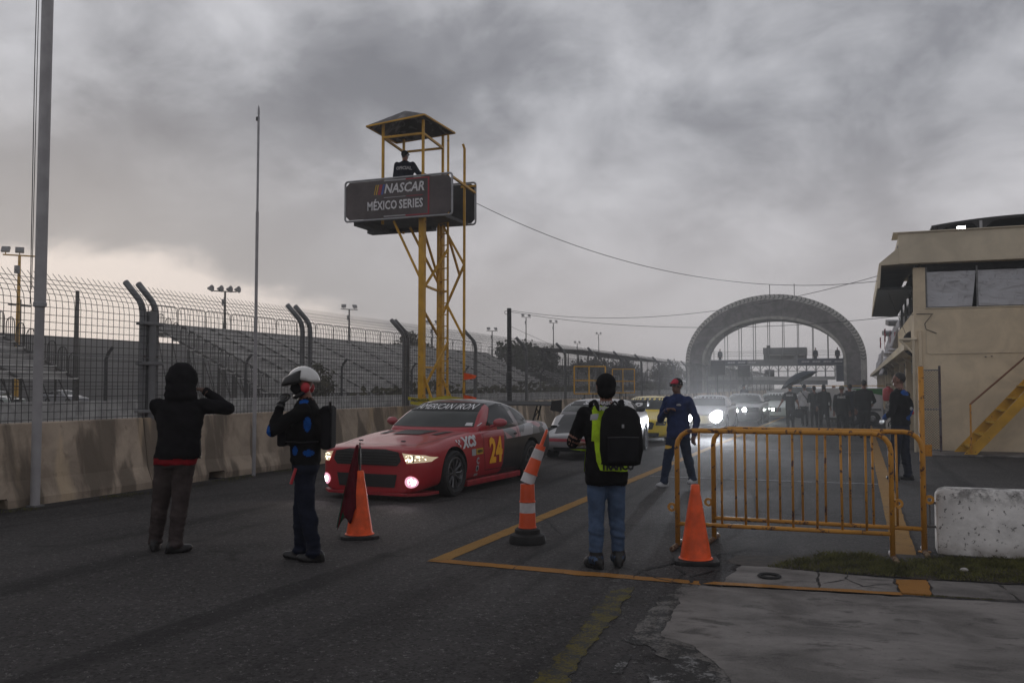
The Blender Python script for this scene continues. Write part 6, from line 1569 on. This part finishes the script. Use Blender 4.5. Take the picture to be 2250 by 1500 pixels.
# man in blue walking towards the camera
blu, s_, hp = person('man in royal blue jacket and cap walking with his hand on his chest', (-2.72, 14.70), -150,
    dict(h=1.72, bulk=1.15, hem=.80, sleeve=1.2, legr=1.12, hat='cap', yaw=12, hair=True, lean=.04, footR=(.10, .30, .25), footL=(-.12, -.24, .0), footLz=.02,
         elbR=(.30, .06, 1.08), wriR=(.08, .23, 1.235), handR=(-.9, .05, .35), elbL=(-.31, -.06, 1.08), wriL=(-.30, .02, .84), curl=.8,
         paint=[((.0, .12, 1.70), (.07, .09, .05), 'trim'), ((.12, .22, .64), (.10, .12, .03), 'trim2')]),
    mt(top='blue_jacket', pants='blue_pants', hat='black_cloth', shoe='white_shoe', sole='white_shoe', skin='skin_dark', trim='cap_red', trim2='letter_yellow'), .013)
m = MB()
for sd in (-1, 1): m.ell(hp((sd * .036, .098, .015)) * s_, (.032, .012, .020), 10, 6)
m.tube([hp((-.085, 0, .02)) * s_, hp((-.07, .095, .02)) * s_, hp((.07, .095, .02)) * s_, hp((.085, 0, .02)) * s_], .005, 5); child(blu, m, 'sunglasses', 'hard_black')
m = MB(); m.ell((-.10, .157, 1.30), (.045, .012, .018), 12, 6); child(blu, m, 'chest_badge', 'letter_grey')
m = MB(); m.tube([hp((-.09, -.0, .05)) * s_, hp((0, -.105, .045)) * s_, hp((.09, 0, .05)) * s_], .008, 6); child(blu, m, 'cap_band', 'letter_grey')
# marshal at the edge line
mb, s_, hp = person('bareheaded marshal in navy and bright blue kit at the yellow edge line', (.66, 16.9), -62,
    dict(h=1.82, bulk=1.08, hem=.90, sleeve=1.12, legr=1.15, glove=True, yaw=-14, footL=(-.10, .06, .25), footR=(.13, -.05, .0), elbL=(-.26, .0, 1.12), wriL=(-.20, .17, 1.02), handL=(.5, .5, -.3), elbR=(.27, .06, 1.10), wriR=(.2, .20, 1.0),
         lumps=[((0, -.14, 1.2), (.13, .06, .17), 'top')],
         paint=[((0, -.10, 1.43), (.12, .09, .05), 'trim'), ((-.24, .18, 1.05), (.09, .09, .12), 'trim'), ((-.16, .10, 1.25), (.07, .06, .12), 'trim'), ((.06, -.19, 1.08), (.10, .08, .10), 'trim'), ((.0, -.2, 1.02), (.12, .08, .06), 'trim')]),
    mt(top='tee_black', pants='navy_cloth', trim='blue_trim'), .013)
m = MB(); m.ell((-.03, -.212, 1.22), (.045, .012, .03), 12, 6); child(mb, m, 'back_badge', 'letter_grey')
m = MB(); m.ell((.10, -.17, 1.15), (.035, .02, .035), 10, 6); child(mb, m, 'red_badge', 'red_plastic')
# official up on the tower
of, s_, hp = person('tower official in a dark jacket leaning over the sign', (-10.45, 20.0), 12,
    dict(h=1.74, bulk=1.3, hem=.86, sleeve=1.3, hat='cap', yaw=30, lean=.0, elbR=(.34, .02, 1.18), wriR=(.62, .0, 1.08), handR=(.9, .0, -.1), elbL=(-.25, .02, 1.1), wriL=(-.2, .2, .95)),
    mt(top='navy_cloth', pants='black_cloth', hat='black_cloth'), .02, 5.705)
back_text(of, 'OFICIAL', .105, (0, 1.27), 'letter_grey')
m = MB(); m.ell(hp((.085, 0, 0)) * s_, (.025, .035, .04), 10, 6); m.ell(hp((-.085, 0, 0)) * s_, (.025, .035, .04), 10, 6); m.tube([hp((.085, 0, 0)) * s_, hp((.06, .10, -.06)) * s_], .006, 5); child(of, m, 'headset', 'letter_grey')
# the group in the pit lane
WK = dict(footL=(-.11, .10, -.1), footR=(.11, -.12, .1))
def far(label, loc, phi, P, M_, vox=.026): return person(label, loc, phi, P, M_, vox, 0, None)
p1, _, _ = far('man in a brimmed hat and black shirt walking with a black bag', (-2.32, 34.5), 8, dict(h=1.64, bulk=1.05, hat='bucket', bare=1, elbL=(-.30, .02, 1.12), wriL=(-.46, .08, .86), elbR=(.27, .0, 1.1), wriR=(.34, .02, .86), **WK), mt(top='tee_black', pants='black_cloth', hat='black_cloth'))
back_text(p1, 'next', .13, (0, 1.28), 'letter_grey')
p2, _, _ = far('man in a white shirt with a dark shoulder strap under the umbrella', (-2.02, 38.2), 12, dict(h=1.66, elbR=(.24, .10, 1.15), wriR=(.12, .22, 1.3), **WK), mt(top='white_shirt', pants='black_cloth'))
m = MB(); m.tube([(-.12, -.05, 1.40), (.0, -.135, 1.25), (.16, -.11, 1.02)], .022, 6, True, .5); child(p2, m, 'shoulder_strap', 'black_cloth')
far('woman with tied dark hair in black beside the white shirted man', (-1.60, 37.0), -15, dict(h=1.60, bulk=.95, elbL=(-.25, .05, 1.08), wriL=(-.15, .22, 1.1)), mt(top='tee_black', pants='black_cloth'))
far('long haired woman in a black top and flared black trousers', (-1.22, 36.2), -5, dict(h=1.66, bulk=.95, long=True, legr=1.2, footL=(-.12, .1, 0), footR=(.16, -.1, .2)), mt(top='tee_black', pants='black_cloth'))
far('person in a pale khaki top half hidden in the middle of the group', (-1.0, 42.0), 150, dict(h=1.62), mt(top='khaki', pants='khaki'))
p6, _, _ = far('person in a black shirt with pale print and patterned headscarf', (-.50, 30.6), 4, dict(h=1.61, bulk=1.12, hem=.74, legr=1.15, hat='cap', yaw=200, **WK), mt(top='tee_black', pants='black_cloth', hat='khaki'))
back_text(p6, 'next', .13, (0, 1.26), 'letter_grey')
far('dark haired man in black just behind the headscarf person', (-.28, 33.5), -20, dict(h=1.66), mt(top='navy_cloth', pants='black_cloth'))
far('tall man in black standing with his back turned by the trailer', (.16, 30.2), 10, dict(h=1.78, bulk=1.22, legr=1.18, elbR=(.30, .05, 1.12), wriR=(.22, .22, 1.05)), mt(top='tee_black', pants='black_cloth'))
far('small distant figure standing beside the dark muscle car', (-5.95, 52), 30, dict(h=1.70), mt(top='navy_cloth', pants='navy_cloth'), .034)
for i, (x, lab) in enumerate(((-4.2, 'tiny figure on the footbridge right of the cabin'), (-2.0, 'tiny figure at the right end of the footbridge'), (-14.2, 'tiny figure at the left end of the footbridge'))):
    if i == 0: f0, _, _ = person(lab, (x, 102), 180, dict(h=1.7), mt(top='navy_cloth', pants='navy_cloth'), .05, 3.99)
    else: q = f0.copy(); COL.objects.link(q); q.location.x = x; q['label'] = lab
bg = empty('hand_bag', (-2.02, 34.45, .60), .2, label='black bag carried at the side of the hatted man', cat='bag')
m = MB(); m.ell((0, 0, .02), (.21, .12, .17), 16, 10); m.build('pouch', 'tee_black', bg, smooth='all')
m = MB(); m.tube([(-.1, 0, .15), (-.05, 0, .26), (.05, 0, .26), (.1, 0, .15)], .012, 6); m.build('handle', 'black_cloth', bg)
# umbrella, tilted
um = empty('umbrella', (-2.12, 38.45, 1.62), .0, label='dark blue umbrella held tilted above the group', cat='umbrella')
um.rotation_euler = (R(-8), R(-26), R(10))
m = MB(); n = 16; rings = []
for t in (0.02, .3, .55, .8, 1.0):
    ring_ = []
    for k in range(n):
        a = 2 * math.pi * k / n; rr = .80 * t * (1 - .05 * (k % 2) * t); ring_.append((rr * math.cos(a), rr * math.sin(a), .52 - .30 * t ** 2 + .02 * (k % 2) * t))
    rings.append(ring_)
m.loft(rings, False); c = m.build('canopy', cloth('umbrella_cloth', (.014, .02, .034), .6), um, smooth=False, fix=False); s2 = c.modifiers.new('t', 'SOLIDIFY'); s2.thickness = .004
m = MB(); m.tube([(0, 0, -.42), (0, 0, .58)], .010, 6); m.build('shaft', 'dark_steel', um)
for k in range(8):
    a = 2 * math.pi * k / 8; m = MB(); m.tube([(0, 0, .50), (.42 * math.cos(a), .42 * math.sin(a), .43), (.78 * math.cos(a), .78 * math.sin(a), .205)], .005, 4); m.build('rib', 'dark_steel', um)
# trailer with green corner
tr = empty('box_trailer', (.0, 39.5, 0), label='white box trailer with a green corner and black lettering', cat='trailer')
m = MB(); m.bb((-1.35, 0, .32), (.92, 2.0, 1.52)); m.build('box', 'paint_suv', tr, bevel=.02)
MT['green_print'] = plain('green_vinyl', (.02, .17, .025), .5, 0, .1)
place_bm(poly_bm([(-.35, 1.50), (.90, 1.50), (.90, 1.23)]), 'green_corner', 'green_print', tr, (0, -.004, 0), (1, 0, 0), (0, 0, 1))
txt('39', .48, (-.28, -.004, 1.22), 'trim_black', tr, .02); txt('e', .30, (.50, -.004, 1.14), 'green_print', tr, .01)
place_bm(poly_bm([(.42, .60), (.86, .60), (.84, .70), (.44, .70)]), 'vent', 'grey_metal', tr, (0, -.005, 0), (1, 0, 0), (0, 0, 1))
for x in (.52, -.2):
    m = MB(); m.lathe([(.12, -.08), (.26, -.09), (.30, -.05), (.30, .05), (.26, .09), (.12, .08)], 22, (x, .06, .30), 'Y', True); m.build('tyre', 'tyre', tr, smooth=True); m = MB(); m.lathe([(.001, -.05), (.05, -.07), (.14, -.04), (.15, .05)], 16, (x, .06, .30), 'Y'); m.build('hub', 'rim_silver', tr)
m = MB(); m.bb((-1.3, .1, .22), (1.25, .2, .32)); m.build('chassis', 'dark_steel', tr)
m = MB(); m.bb((-2.6, -.05, 1.60), (1.0, .0, 1.63)); m.build('side_rail', 'yellow_steel', tr)
ex = empty('extinguisher_stand', (1.02, 36.2, 0), label='red canister on a pale post behind the bareheaded marshal', cat='extinguisher')
m = MB(); m.bb((-.10, -.05, 0), (.08, .05, 1.05)); m.build('post', 'white_block', ex, bevel=.01)
m = MB(); m.lathe([(.001, 1.06), (.16, 1.06), (.19, 1.12), (.19, 1.45), (.14, 1.52), (.06, 1.56), (.06, 1.60)], 16); m.build('canister', 'red_plastic', ex, smooth=True)
m = MB(); m.tube([(-.05, 0, 1.6), (-.05, 0, 1.66), (.12, 0, 1.66)], .018, 6); m.build('handle', 'hard_black', ex)

# ================================================================== air: thin damp haze over everything
m = MB(); m.bb((-245, -35, -1), (95, 650, 20.5))
hz = m.build('haze', None); tag(hz, 'thin grey evening haze over the circuit', 'haze', None, 'stuff')
hm = bpy.data.materials.new('haze'); hm.use_nodes = True; hm.node_tree.nodes.clear()
ho = hm.node_tree.nodes.new('ShaderNodeOutputMaterial'); hv = hm.node_tree.nodes.new('ShaderNodeVolumePrincipled')
hv.inputs['Color'].default_value = (.95, .95, .96, 1); hv.inputs['Density'].default_value = .0014; hv.inputs['Anisotropy'].default_value = .7
hm.node_tree.links.new(hv.outputs[0], ho.inputs['Volume']); hz.data.materials.append(hm)
